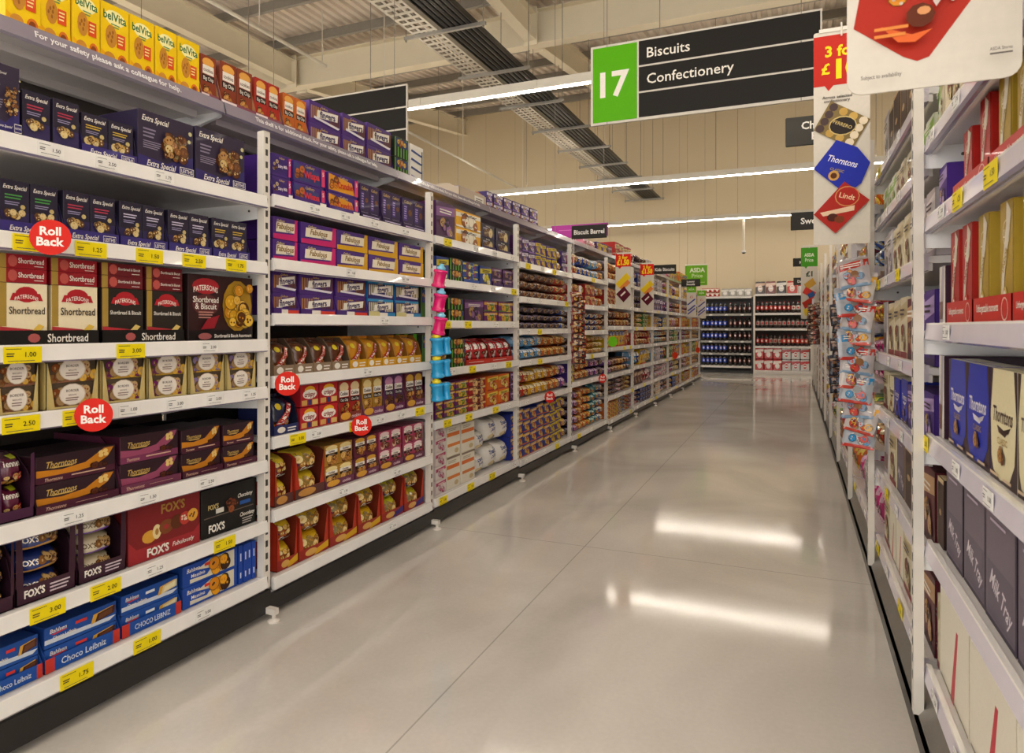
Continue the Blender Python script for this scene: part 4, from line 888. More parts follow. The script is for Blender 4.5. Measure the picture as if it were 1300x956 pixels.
r.case('foxw', U(97), U(159), HU(140, 80), 1, 3, '#3d2030', '#2a1420', .24, fb(), 'window')
r.carton('foxred', U(161), U(254), HU(254, 68), .3)
r.carton('foxblk', U(255), U(326), HU(331, 56), .3)
r = LR(0, 6)
lb = lambda t_: [('r', 0, 0, 1, 1, '#1a4fa4'), ('r', 0, 0, .12, 1, '#c8382c'), ('r', .9, 0, 1, 1, '#c8382c'), ('t', t_, .5, .5, .48, '#dfe6f0', {'mw': .6})]
for a, b, k, px, t_ in ((-25, 53, 'leibd', 58, 'Choco Leibniz'), (55, 151, 'leibd', 54, 'Choco Leibniz'), (153, 229, 'leibw', 50, 'CHOCO LEIBNIZ')): r.case(k, U(a), U(b), HU(b, px), 1, 2, '#1a4fa4', '#173f8a', .3, lb(t_), 'tray', .34)
r.carton('messi', U(231), U(301), HU(301, 50), .3, 2)
r.many('spine', [U(302), U(308), U(314), U(319), U(324)], HU(326, 48), .22)

# second left bay
PU = '#44257c'
r = LR(1, 0)
cl_ = lambda: [('r', 0, 0, 1, 1, PU), ('r', .78, .15, .98, .85, W_)]
for a, b, k in ((345, 371, 'twirl'), (373, 414, 'wispa'), (417, 456, 'crunch')): r.case(k, U(a), U(b), HU(390, 57), 1, 2, PU, PU, .16, cl_())
for a, b in ((457, 483), (485, 510), (511, 540)): r.case('cdark', U(a), U(b), HU(470, 48), 2, 1, '#2c1a44', '#2c1a44', .2, [('l', .1, .6, .8, 2, '#c9bce0', .3)])
r = LR(1, 1)
for a, b, k in ((346, 378, 'fabp'), (381, 426, 'fabp'), (427, 466, 'faby'), (467, 505, 'faby'), (506, 537, 'faby')): r.carton(k, U(a), U(b), HU(400, 53), .22, 2)
r.carton('grst', U(538), U(542), HU(540, 36), .2)
r = LR(1, 2)
for a, b, k in ((346, 379, 'fingers'), (381, 425, 'fingers'), (427, 466, 'fingers')): r.case(k, U(a), U(b), HU(400, 58), 1, 2, '#4c2a7a', '#4c2a7a', .15, fl)
for a, b in ((467, 501), (502, 533)): r.case('fingersb', U(a), U(b), HU(500, 50), 1, 2, '#1f3a86', '#2a2a6a', .15, [('r', 0, 0, .4, 1, '#d8d090'), ('r', .4, .2, .7, .8, W_), ('r', .7, .2, 1, .8, '#2f8ec4')])
r.carton('grst', U(534), U(541), HU(540, 40), .2)
r = LR(1, 3)
gl = lambda c: [('r', 0, 0, 1, 1, c), ('e', .3, .5, .16, .34, W_), ('l', .55, .6, .35, 2, W_, .3)]
for a, b in ((346, 373), (373, 397), (397, 420), (420, 443)): r.case('bagbr', U(a), U(b), HU(400, 46), 1, 1, '#8f7860', '#5a4636', .26, gl('#8f7860'), 'tray', .2)
for a, b in ((443, 465), (465, 484), (484, 501), (501, 517), (517, 534)): r.case('bagye', U(a), U(b), HU(450, 43), 1, 1, '#d8a01c', '#8a5a1c', .26, gl('#d8a01c'), 'tray', .2)
r.carton('grst', U(535), U(541), HU(540, 36), .2)
r = LR(1, 4)
r.case('bagbl', U(346), U(378), HU(355, 52), 1, 1, '#2c3468', '#1c2038', .22, gl('#2c3468'), 'tray', .2)
for a, b in ((380, 404), (405, 429)): r.carton('goody', U(a), U(b), HU(400, 56), .16, 2)
ml = lambda c: [('r', 0, 0, 1, 1, c), ('e', .26, .6, .22, .45, '#e0a83c'), ('t', 'cookies', .72, .5, .45, '#f0d8e0', {'mw': .4, 'sh': .2})]
for a, b, k, c in ((430, 459, 'maryr', '#8a3a30'), (460, 487, 'maryo', '#7a4468'), (488, 513, 'maryp', '#6a2c54'), (515, 538, 'mary', '#6e3450')): r.case(k, U(a), U(b), HU(450, 52), 2, 1, c, '#6a4a3a', .2, ml(c), 'tray', .25)
r = LR(1, 5)
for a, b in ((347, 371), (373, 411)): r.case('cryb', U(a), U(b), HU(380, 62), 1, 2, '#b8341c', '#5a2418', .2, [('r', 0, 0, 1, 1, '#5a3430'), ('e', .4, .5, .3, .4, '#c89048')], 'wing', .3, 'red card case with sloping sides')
for a, b, k in ((412, 449, 'maryo'), (450, 480, 'mary'), (481, 511, 'maryk'), (512, 538, 'maryk')): r.case(k, U(a), U(b), HU(450, 54), 2, 2, '#6e3450', '#6a4a3a', .16, ml('#6e3450'), 'tray', .3)
r = LR(1, 6)
for a, b, k in ((350, 377, 'crya'), (378, 416, 'crya'), (417, 452, 'crya'), (453, 482, 'crya'), (483, 511, 'cryc'), (512, 537, 'cryc')):
    c2 = '#3a2a78' if k == 'cryc' else '#d8a81c'
    r.case(k, U(a), U(b), HU(400, 62), 1, 2, '#b8341c', '#7a2c18', .2, [('r', 0, 0, 1, 1, '#9a2c24'), ('p', [(.5, 0), (1, .3), (1, 1), (.6, .6)], c2), ('e', .4, .5, .2, .35, '#d8a858')], 'wing', .3, 'red card case with sloping sides')

# third left bay
r = LR(2, 0)
r.carton('plum', U(553), U(577), HU(565, 48), .3); r.carton('yeldo', U(578), U(610), HU(600, 42), .3, 2)
for a, b in ((611, 629), (630, 648)): r.case('es_w', U(a), U(b), HU(630, 34), 1, 2, '#3a2858', '#2a1c3c', .16)
r = LR(2, 1)
r.carton('bluye', U(553), U(569), HU(600, 28), .2); r.carton('grst', U(570), U(587), HU(600, 29), .2, 2); r.case('blst', U(588), U(608), HU(600, 29), 1, 3, '#2a52a8', '#1c2c5c', .2); r.carton('bluye', U(609), U(624), HU(610, 26), .2)
for a, b in ((625, 638), (639, 652)): r.case('plum', U(a), U(b), HU(635, 26), 1, 2, '#4a2a68', '#2a1838', .2)
r = LR(2, 2)
r.carton('oran', U(553), U(567), HU(600, 24), .2, 2); r.carton('grst', U(568), U(588), HU(580, 30), .2, 2); r.carton('plum', U(589), U(613), HU(600, 28), .2); r.carton('grpu', U(614), U(631), HU(620, 27), .2, 2); r.carton('grpu', U(632), U(650), HU(640, 26), .2, 2)
r = LR(2, 3)
r.carton('orbr', U(553), U(571), HU(565, 30), .2, 3); r.carton('grst', U(572), U(590), HU(580, 36), .2, 3)
r.case('redw', U(591), U(622), HU(605, 34), 3, 1, '#c42c1c', '#7a1c14', .2, [('l', .1, .5, .6, 1, W_, .2)], 'tray', .25, 'long red tray')
r.case('redw', U(622), U(650), HU(635, 31), 3, 1, '#c42c1c', '#7a1c14', .2, [('l', .1, .5, .6, 1, W_, .2)], 'tray', .25, 'long red tray')
r = LR(2, 4)
for a, b, k, n in ((553, 562, 'grpu', 4), (563, 577, 'grpu', 4), (578, 594, 'grpu', 4), (595, 616, 'redc', 4), (618, 632, 'orgc', 2), (633, 646, 'orgc', 2), (647, 651, 'plum', 3)): r.carton(k, U(a), U(b), HU(590, 42), .25, n)
r = LR(2, 5)
for a, b, k, n, px in ((553, 566, 'whpk', 5, 80), (567, 584, 'whor', 2, 77), (585, 602, 'whor', 2, 76), (603, 618, 'whbl', 2, 60), (619, 633, 'whbl', 2, 72), (634, 647, 'whbl', 2, 70), (648, 654, 'blye', 4, 66)): r.carton(k, U(a), U(b), HU(600, px), .25, n)

# fourth left bay and on
def rows(i, spec):
    for j, (keys, n, h, st) in enumerate(spec): LR(i, j).fill(keys, LY[i] + .045, LY[i + 1] - .03, n, h, st)
rows(3, [(['plum', 'purw', 'purw', 'penp', 'penp', 'penp', 'penp', 'yelf', 'purw'], 9, .22, 2), (['brnf', 'brnf', 'brnf', 'brnf', 'brnf', 'brnf', 'redb', 'redb'], 8, .23, 3), (['drkf'] * 7 + ['blup'], 8, .2, 3), (['ltbl', 'ltbl', 'orbr', 'orbr'], 8, .2, 2),
         (['redb', 'redb', 'yelf', 'yelf', 'yelf', 'orbr', 'orbr', 'purf'], 8, .24, 2), (['blye', 'blye', 'blye', 'blye', 'blye', 'penp', 'penp', 'orbr'], 8, .4, 4)])
rows(4, [(['pnkw', 'redb', 'blup', 'blup', 'blup', 'ltbl', 'ltbl', 'orbr'], 8, .23, 2), (['redb', 'orbr', 'orbr', 'redc', 'redc', 'blup', 'orbr'], 7, .23, 2), (['brnf', 'redb', 'blup', 'blup', 'blup', 'redb'], 7, .2, 3), (['brnf', 'orbr', 'orbr', 'orbr', 'yelf', 'yelf'], 8, .2, 3),
         (['penp', 'orbr', 'orbr', 'orbr', 'purf', 'purf', 'drkf'], 7, .21, 2), (['drkf', 'purf', 'orbr', 'orbr', 'oran', 'teal', 'teal', 'blup'], 8, .43, 5)])
rows(5, [(['drkf', 'orbr', 'orbr', 'redb', 'redb', 'whit', 'gren'], 7, .23, 2), (['redc', 'redc', 'blup', 'redw', 'redw', 'orbr'], 7, .2, 2), (['brnf', 'brnf', 'orbr', 'orbr', 'redb'], 7, .2, 2), (['yelc', 'yelc', 'yelc', 'yelc', 'redc', 'redb'], 8, .23, 1), (['purf', 'brnf', 'brnf', 'orbr', 'brnf', 'drkf'], 8, .18, 2), (['brnf', 'drkf', 'pnkw', 'brnf', 'yelf'], 8, .18, 3), (['orgc', 'orgc', 'yelc', 'blup', 'blup', 'redb'], 7, .2, 4)])
rows(6, [(['whit', 'navy', 'navy', 'drkf', 'gsil'], 7, .22, 2), (['drkf', 'drkf', 'purf', 'whit'], 7, .2, 2), (['brnf', 'yelf', 'gren', 'orbr'], 7, .2, 3), (['redc', 'redb', 'redb', 'redc'], 7, .2, 2), (['ltbl', 'blup', 'yelc', 'yelf', 'yelf'], 7, .22, 1), (['gmar', 'gmar', 'redw', 'pnkw'], 7, .2, 1), (['pnkw', 'redw', 'navy', 'navy', 'navy'], 7, .2, 3)])
rows(7, [(['whit', 'gsil', 'purf'], 7, .22, 2), (['purw', 'purw', 'purf'], 7, .2, 1), (['yelc', 'blup', 'bluye'], 7, .17, 2), (['ltbl', 'ltbl', 'redb'], 7, .2, 2), (['ltbl', 'gsil', 'blup', 'redb'], 7, .22, 1), (['whit', 'pnkw', 'whpk'], 7, .2, 2), (['brnf', 'whor', 'whit', 'drkf'], 7, .2, 2)])
rows(8, [(['yelc', 'purf', 'yelf'], 7, .22, 1), (['purf', 'drkf', 'redb'], 7, .2, 2), (['redb', 'pnkw', 'orbr'], 7, .2, 1), (['drkf', 'blup', 'gren', 'ltbl'], 7, .2, 2), (['gren', 'redc', 'yelc'], 7, .22, 1), (['purf', 'blup', 'yelf'], 7, .2, 2), (['redb', 'navy', 'yelc'], 7, .18, 2)])
rows(9, [(['yelf', 'yelc', 'orgc'], 7, .22, 1), (['orbr', 'pnkw', 'redb'], 7, .2, 2), (['orgc', 'orbr'], 7, .2, 1), (['purf', 'blup', 'redb'], 7, .2, 2), (['orgc', 'yelf', 'yelc'], 7, .22, 1), (['drkf', 'pnkw', 'redb'], 7, .2, 2), (['redb', 'yelc', 'orgc'], 7, .18, 2)])
rows(10, [(['redc', 'orgc', 'yelc'], 6, .22, 1), (['redb', 'orbr', 'yelf'], 6, .2, 2), (['yelc', 'orgc', 'redc'], 6, .2, 1), (['redb', 'orbr'], 6, .2, 2), (['yelc', 'gren', 'orgc'], 6, .22, 1), (['yelf', 'redb', 'orbr'], 6, .2, 2), (['yelc', 'redc'], 6, .18, 1)])

# ------------------------------------------------------------------ goods on the right run
r = RR(0, 0)      # above eye level
r.carton('ggrn', R(1190), R(1193), .16, .2); r.carton('gcrm', R(1194), R(1199), .19, .2); r.carton('gcrm', R(1200), R(1222), .22, .2); r.carton('ggrn', R(1226), R(1250), .22, .2)
r = RR(0, 1)
r.carton('gpur', R(1191), R(1201), .14, .14)
def lind(r, y, w, h, key, ang=0.0): o = r.put(key, y, w, h, .055, r.z + .002, '', .012, False); r.n += 1; return o
for u, k, h in ((1222, 'lindr', .17), (1243, 'lindr', .2), (1267, 'lindg', .2), (1291, 'lindg', .2), (1318, 'lindg', .2)): lind(r, R(u), .085, h, k)
rl = [('r', 0, 0, 1, 1, '#c02018'), ('t', 'Unforgettable moments', .4, .6, .3, W_, {'mw': .6}), ('e', .86, .5, .08, .4, '#e8c8b8'), ('e', .86, .5, .07, .35, '#c02018')]
def lowtray(r, ya, yb, h, d, col, ops, label):
    w = abs(yb - ya); me = case_mb(w, h, d, h, col, col, ops, 'low').mesh('display_case', M['card'])
    tag(ob('display_case', me, None, SR.pos((ya + yb) / 2, r.z), SR.rz), label, 'display case')
lowtray(r, R(1210), R(1254), .05, .1, '#c02018', rl, 'red card tray of truffle cartons, second shelf down, nearest right bay, farther')
lowtray(r, R(1256), R(1330), .05, .1, '#c02018', rl, 'red card tray of gold cartons, second shelf down, nearest right bay, nearer')
r = RR(0, 2)
r.carton('tinb', R(1190), R(1198), .17, .1)
for u, k, w in ((1206, 'lindr', .1), (1221, 'lindr', .1), (1241, 'lindg', .09), (1269, 'lindg', .09), (1299, 'lindg', .09)): lind(r, R(u), w, .25, k)
for a, b, t_ in ((1202, 1234, 'farthest'), (1236, 1284, 'middle'), (1286, 1340, 'nearest')):
    lowtray(r, R(a), R(b), .06, .1, '#c02018', rl, 'red card tray with white wording, third shelf down, nearest right bay, ' + t_ + ' tray')
r = RR(0, 3)
r.carton('tinb', R(1190), R(1197), .24, .2)
r.many('thblue', [R(1202), R(1226), R(1255)], .235, .075); r.many('thcrm', [R(1256), R(1292), R(1330)], .235, .075)
r = RR(0, 4)
r.carton('brbox', R(1190), R(1198), .2, .1)
r.many('mtray', [R(1200), R(1221), R(1249), R(1290), R(1335)], .265, .13)
r = RR(0, 5); r.carton('gcrm', R(1189), R(1192), .22, .15); r.many('ribb', [R(1193), R(1231), R(1290)], .3, .12)
def rrows(i, spec, d=.22):
    for j, (keys, n, h, st) in enumerate(spec): RR(i, j).fill(keys, RY[i] + .045, RY[i + 1] - .03, n, h, st, d)
rrows(1, [(['gsil', 'brbox', 'brbox', 'gsil'], 7, .26, 1), (['ggrn', 'gcrm', 'ggrn'], 9, .15, 1), (['gsil', 'gcrm', 'gsil'], 8, .21, 1), (['gpur', 'gmar', 'gcrm', 'gcrm', 'tinb'], 7, .24, 1), (['gpur', 'gpur', 'thblue', 'thcrm', 'gcrm'], 7, .17, 1), (['gmar', 'brbox', 'mtray', 'gcrm', 'tinb'], 6, .24, 1), (['gmar', 'gcrm', 'ribb', 'gcrm'], 6, .24, 1)])
rrows(2, [(['swor', 'gcrm', 'gsil'], 7, .22, 1), (['swbl', 'gmar', 'swor'], 7, .24, 2), (['swor', 'swpk', 'gcrm'], 7, .24, 2), (['swpk', 'swor', 'swbl'], 7, .23, 2), (['redb', 'swgr', 'gcrm'], 7, .22, 2), (['swpk', 'gsil', 'swpk'], 7, .2, 1)])
rrows(3, [(['swor', 'swgr', 'redb'], 7, .22, 1), (['swbl', 'yelf', 'swor'], 7, .22, 2), (['swor', 'redb', 'gcrm'], 7, .24, 2), (['swpk', 'redb', 'swgr'], 7, .23, 2), (['redb', 'swor', 'yelf'], 7, .22, 2), (['swor', 'redc'], 7, .2, 1)])
for i in range(4, 11):
    ks = [['swor', 'redb', 'gcrm'], ['gcrm', 'yelf', 'whit'], ['redc', 'swbl', 'swor'], ['swgr', 'pnkw', 'redb'], ['orbr', 'blup', 'swpk'], ['yelc', 'redc', 'gsil'], ['gmar', 'gcrm', 'swor']]
    rrows(i, [(ks[(i + j) % 7], 5, .21 if j < 5 else .18, 1) for j in range(6)])
# ------------------------------------------------------------------ drinks along the back wall
def bottle_mesh(cap, liquid, label, spot):
    k = ('btl', cap, liquid, label)
    if k not in _mesh:
        mb = MB(); R_ = .047
        prof = [(.03, 0, liquid), (.045, .012, liquid), (R_, .05, liquid), (R_ * .95, .09, label), (R_ * 1.0, .1, label), (R_, .19, label), (R_ * .95, .2, liquid), (R_, .215, liquid), (.038, .25, liquid), (.018, .285, liquid), (.0145, .292, cap), (.0145, .312, cap), (.012, .314, cap)]
        prof = [(a, b * .92, c) for a, b, c in prof]; mb.lathe(prof, 14)
        mb.face([(.022 * math.cos(2 * PI * i / 10), -R_ - .0025, .133 + .03 * math.sin(2 * PI * i / 10)) for i in range(10)], spot)
        _mesh[k] = mb.mesh('soda_bottle', M['bottle'], True)
    return _mesh[k]
def multipack_mesh(base, spot, w, h, d):
    k = ('mp', base, spot, w, h)
    if k not in _mesh:
        mb = MB(); mb.bevbox(-w / 2, 0, 0, w / 2, d, h, .012, base)
        for c in (-.25, .25): mb.lathe([(w * .2, h, base), (w * .2, h + .008, '#b8b8b8'), (w * .17, h + .01, '#d0d0d0')], 10, c * w, d / 2)
        paint(mb, [('p', [(0, .55), (1, .7), (1, .9), (0, .85)], spot), ('e', .5, .42, .26, .26, '#e8e4e0'), ('e', .5, .42, .21, .21, spot), ('r', .34, .36, .66, .48, '#e8e4e0')], w, h, flat_front)
        _mesh[k] = mb.mesh('drinks_multipack', M['film'])
    return _mesh[k]
YD = 18.1
def back_bay(x0, x1, zs, label, dark, topz):
    t = thing('shelving_bay', label, 'shelving', ((x0 + x1) / 2, YD, 0), 0, 'drinks shelving on the back wall'); hw = (x1 - x0) / 2
    m = M['black'] if dark else M['steel']
    for s in (-1, 1):
        mb = MB(); mb.box(s * hw - .02, 0, 0, s * hw + .02, .04, topz - .02, '#fff'); ob('post', mb.mesh('post', m), t)
    mb = MB(); mb.box(-hw, .55, 0, hw, .57, topz, '#fff'); ob('back_panel', mb.mesh('back_panel', M['black'] if dark else M['back']), t)
    mb = MB(); mb.box(-hw + .02, .01, 0, hw - .02, .03, .07, '#fff'); ob('kick_board', mb.mesh('kick_board', m if dark else M['shelf']), t)
    for z in zs + [topz]:
        mb = MB(); mb.box(-hw + .02, .02, z - .025, hw - .02, .55, z, '#fff'); mb.box(-hw + .02, -.005, z - .05, hw - .02, .015, z + .004, '#fff')
        sh = ob('shelf', mb.mesh('shelf', M['grey'] if dark and z != zs[0] and z != topz else M['shelf']), t)
        for k in range(3): ob('price_ticket', ticket_mesh('w', '1.50'), sh, (-hw + (k + .7) * hw * .6, -.006, z - .045), 0)
def drink_row(x0, n, z, cap, liq, lab, spot, desc, where, pitch=.112):
    me = bottle_mesh(cap, liq, lab, spot)
    for i in range(n):
        o = ob('soda_bottle', me, None, (x0 + (i + .5) * pitch, YD + .075, z + .002), rnd.uniform(-.2, .2))
        tag(o, desc + ', ' + ORD[i] + ' of these from left, ' + where, 'bottle', desc + 's, ' + where)
BZ = [.19, .52, .84, 1.16, 1.54]; BW = ['bottom chiller shelf', 'fourth chiller shelf down', 'third chiller shelf down', 'second chiller shelf down', 'top chiller shelf']
back_bay(-3.7, -2.365, BZ, 'black drinks shelving on the back wall, mostly behind the left run', True, 1.99)
back_bay(-2.32, -1.022, BZ, 'black drinks shelving on the back wall with blue and dark bottles', True, 1.99)
for z, wn in zip(BZ, BW):
    drink_row(-2.29, 6, z, '#1c2c80', '#1a1014', '#1c48c8', '#c8c8e8', 'cola bottle with blue label', wn, .107)
    drink_row(-1.62, 5, z, '#8c1c20', '#140c0a', '#4a1c24', '#d8b8b0', 'dark cola bottle with maroon label', wn, .118)
WZ = [.09, .71, 1.16, 1.55]
back_bay(-.975, .36, WZ, 'white drinks shelving on the back wall beside the black shelving', False, 2.04)
back_bay(.405, 1.74, WZ, 'white drinks shelving on the back wall behind the right run', False, 2.04)
drink_row(-.94, 8, 1.55, '#c02020', '#1c0c0c', '#b8181c', '#f0d8d0', 'dark bottle with red label', 'top white shelf', .104); drink_row(-.1, 4, 1.55, '#c02020', '#1c0c0c', '#e0d8d0', '#b8181c', 'dark bottle with white label', 'top white shelf', .104)
drink_row(-.94, 12, 1.16, '#383434', '#1c0f0f', '#a89490', '#c03030', 'dark bottle with grey label', 'second white shelf down', .104)
drink_row(-.94, 3, .71, '#c02020', '#1c0c0c', '#b81c20', '#e8e0d8', 'dark bottle with scarlet label', 'third white shelf down', .104); drink_row(-.63, 3, .71, '#383434', '#2a1414', '#a89088', '#c03030', 'brown bottle with grey label', 'third white shelf down', .104); drink_row(-.32, 6, .71, '#c02020', '#301010', '#c8382c', '#e8d8c8', 'red bottle with orange label', 'third white shelf down', .104)
for i in range(6):
    for k in range(2):
        red = i < 3; me = multipack_mesh('#b8241e' if red else '#c8c4c4', '#e8d8d0' if red else '#b02420', .2, .278, .25)
        o = ob('drinks_multipack', me, None, (-.85 + i * .213, YD + .03, .092 + k * .291), 0)
        tag(o, ['lower', 'upper'][k] + (' red' if red else ' silver') + ' drinks multipack, ' + ORD[i] + ' from the left on the bottom white shelf', 'drinks multipack', 'multipacks on the bottom white shelf')
for i in range(4):
    for k in range(2):
        o = ob('drinks_multipack', multipack_mesh('#b8241e', '#e8d8d0', .11, .1, .25), None, (-2.24 + i * .117, YD + .03, 1.99 + k * .114 + .004), 0)
        tag(o, ['lower', 'upper'][k] + ' flat red can multipack on top of the black shelving, ' + ORD[i] + ' from left', 'drinks multipack', 'can packs on the shelving top')
for i in range(4):
    o = ob('drinks_multipack', multipack_mesh('#a8a49c', '#d8d4cc', .18, .2, .25), None, (-1.69 + i * .19, YD + .03, 1.994), 0)
    tag(o, 'grey film wrapped multipack on shelving top, ' + ORD[i] + ' of the greys from left', 'drinks multipack', 'grey multipacks on the shelving top')
for i, (b, s, dsc) in enumerate((('#3a2824', '#c8a890', 'dark brown'), ('#6a2c28', '#e0c0b0', 'brown and red'), ('#2c2424', '#d0ccc8', 'black and white'), ('#b02c20', '#e0b0a0', 'bright red'), ('#c8c0bc', '#a82820', 'pale grey'))):
    o = ob('drinks_multipack', multipack_mesh(b, s, .23, .31, .25), None, (-.83 + i * .25, YD + .03, 2.044), 0)
    tag(o, dsc + ' drinks multipack on top of the white shelving', 'drinks multipack', 'multipacks on the white shelving top')

# ------------------------------------------------------------------ signs
def roof_wires(t, pts, z, y):
    for xx in pts:
        mb = MB(); mb.tube((xx, 0, 0), (xx, 0, roofz(y) - z), .003, n=5); ob('suspension_wire', mb.mesh('suspension_wire', M['wire']), t, (0, 0, 0))
def aisle_sign(x0, x1, y, z0, z1, num, words, label, numleft=True):
    t = thing('aisle_sign', label, 'sign', ((x0 + x1) / 2, y, z0)); W = x1 - x0; H = z1 - z0; b = .018; nw = W * .225
    mb = MB(); mb.box(-W / 2, 0, 0, W / 2, .02, H, '#cfc8bc')
    ob('frame', mb.mesh('sign_frame', M['sign']), t)
    xa = -W / 2 if numleft else W / 2 - nw; bx0, bx1 = (-W / 2 + nw, W / 2) if numleft else (-W / 2, W / 2 - nw)
    mb = MB(); mb.box(xa + b, -.003, b, xa + nw - b * .3, -.0002, H - b, '#54a800')
    if num: paint(mb, [('t', num, .5, .5, .33, '#ece6da', {'mw': .72, 'b': .03})], nw - b * 1.3, H - 2 * b, lambda x, z, e: (x + xa + nw / 2 + b * .35, -.003 - e, z + b), .0008); ob('number_panel', mb.mesh('number_panel', M['sign']), t)
    ph = (H - b * 1.2) / 3
    for k in range(3):
        zz = H - (k + 1) * ph; mb = MB(); px0, px1 = bx0 + b * .5, bx1 - b * .6; pw = px1 - px0
        mb.box(px0, -.003, zz, px1, -.0002, zz + ph - b * .8, '#1e1b17')
        if k < len(words): 
            vs, fs, wd = glyphs(words[k], .008); s_ = .105
            n = len(mb.v); mb.v += [(px0 + .06 + (a + wd / 2) * s_, -.0042, zz + ph * .44 + b_ * s_) for a, b_ in vs]
            for f in fs: mb.f.append(tuple(n + q for q in f)); mb.c.append('#ece6da')
        ob('name_panel', mb.mesh('name_panel', M['sign']), t)
    roof_wires(t, (-W * .42, W * .42), z0, y)
    return t
aisle_sign(-1.437, .163, 4.9, 2.73, 3.33, '17', ['Biscuits', 'Confectionery'], 'hanging green and black aisle sign reading seventeen Biscuits Confectionery')
aisle_sign(-4.67, -3.07, 4.9, 2.7, 3.29, '', [], 'black hanging aisle sign over the next aisle to the left')
def blade_sign(x0, x1, y, z0, z1, text, label, arm, lines=1, col='#33312c'):
    t = thing('category_sign', label, 'sign', ((x0 + x1) / 2, y, z0), 0, 'black category signs over the shelving'); W = x1 - x0; H = z1 - z0
    mb = MB(); mb.bevbox(-W / 2, 0, 0, W / 2, .012, H, .004, col)
    ops = [('t', text[0], .5, .5 if len(text) == 1 else .68, .34 if len(text) == 1 else .26, '#f0ece4', {'mw': .86, 'b': .025})]
    if len(text) > 1: ops.append(('t', text[1], .5, .3, .26, '#f0ece4', {'mw': .8, 'b': .025}))
    paint(mb, ops, W, H, flat_front, .001); ob('panel', mb.mesh('category_panel', M['sign']), t)
    mb = MB(); s = arm; mb.box(min(s * W / 2, s * (W / 2 + .0)), .002, -.05, s * W / 2 + (.0 if s < 0 else .012), .012, .0, '#fff') if False else mb.tube((s * W / 2 - s * .02, .006, -.25 if s < 0 else -.2), (s * W / 2 - s * .02, .006, .01), .005, n=6)
    ob('bracket', mb.mesh('sign_bracket', M['steel']), t)
blade_sign(-1.99, -1.64, 6.13, 2.045, 2.175, ['Biscuit Barrel'], 'black category sign reading Biscuit Barrel above the left run', -1)
blade_sign(-1.99, -1.65, 10.15, 2.0, 2.14, ['Kids Biscuits'], 'black category sign reading Kids Biscuits above the left run', -1)
blade_sign(-1.99, -1.64, 12.83, 1.96, 2.1, ['Luxury', 'Biscuits'], 'black category sign reading Luxury Biscuits on the left run', -1)
blade_sign(-.048, .33, 3.72, 2.13, 2.28, ['Chocolate', 'Boxes'], 'black category sign partly hidden behind the promotional banner', 1, col='#45433e')
blade_sign(-.04, .33, 6.32, 2.045, 2.2, ['Sweets'], 'black category sign starting Sw behind the long banner', 1)
blade_sign(-.04, .3, 12, 2.2, 2.34, ['Mints'], 'small distant black sign above the right run, upper one', 1)
blade_sign(-.04, .3, 14.4, 2.03, 2.18, ['Drinks'], 'small farthest black sign above the right run, lower one', 1)
mb = MB(); mb.box(-.25, 0, 0, .25, .008, .5, '#6cb01c'); mb.box(-.25, -.002, .47, .25, .0, .5, '#e8e4d8')
paint(mb, [('t', 'ASDA', .55, .72, .2, '#e8f0d0', {'mw': .7, 'b': .04}), ('t', 'Price', .55, .46, .18, '#d8e8b0', {'mw': .6}), ('r', .5, .12, .9, .16, '#a8d060')], .5, .5, flat_front, .002)
t = thing('price_sign', 'square green ASDA Price sign hanging over the far left'.replace('ASDA', 'supermarket').replace('Price ', 'price '), 'sign', (-2.14, 16, 2.17)); ob('panel', mb.mesh('price_panel', M['sign']), t); roof_wires(t, (-.2, .2), 2.17, 16)
mb = MB(); mb.box(-.38, 0, 0, .35, .008, .16, '#a83c94'); paint(mb, [('l', .1, .6, .6, 1, '#d080c0', .1)], .7, .16, flat_front, .002)
t = thing('price_sign', 'magenta sign panel rising behind the overhead ledge', 'sign', (-2.45, 7.9, 2.31)); ob('panel', mb.mesh('magenta_panel', M['sign']), t); roof_wires(t, (-.33, .3), 2.31, 7.9)

# ------------------------------------------------------------------ promotional banners hung over the shelf ends
def rot(pts, cx, cz, a, asp): 
    c, s = math.cos(a), math.sin(a); return [(cx + (x * c - z * s), cz + (x * s + z * c) * asp) for x, z in pts]
def quad(cx, cz, hw, hh, a, asp, col): return ('p', rot([(-hw, -hh), (hw, -hh), (hw, hh), (-hw, hh)], cx, cz, a, asp), col)
def banner(x, y, z0, w, h, ops, label, clip='#f4f2f0', rad=.01, yaw=0.0, armto=None):
    t = thing('promotional_banner', label, 'banner', (x, y, z0), yaw)
    mb = MB(); R_ = rad; pts = []
    for cx, cz, a0 in ((w / 2 - R_, R_, -90), (w / 2 - R_, h - R_, 0), (-w / 2 + R_, h - R_, 90), (-w / 2 + R_, R_, 180)):
        for k in range(5): a = math.radians(a0 + 22.5 * k); pts.append((cx + R_ * math.cos(a), cz + R_ * math.sin(a)))
    mb.face([(a, 0, b) for a, b in pts], '#cfc7b9'); mb.face([(a, .003, b) for a, b in pts[::-1]], '#cfc7b9')
    for i in range(len(pts)): (a, b), (c, d) = pts[i], pts[(i + 1) % len(pts)]; mb.face([(a, 0, b), (a, .003, b), (c, .003, d), (c, 0, d)], '#cfc7b9')
    paint(mb, ops, w, h, flat_front, .0006); ob('board', mb.mesh('banner_board', M['sign']), t)
    mb = MB(); mb.box(-w * .4, -.004, h - .004, w * .5, .007, h + .012, '#fff'); mb.tube((0, -.006, h - .03), (0, -.006, h + .03), .004, n=6); mb.tube((-w * .1, .002, h + .01), ((armto - x) if armto is not None else w * .6, .002, h + .012), .003, n=6)
    ob('hanger', mb.mesh('banner_hanger', M['fitting']), t); return t
A = .25 / 1.05
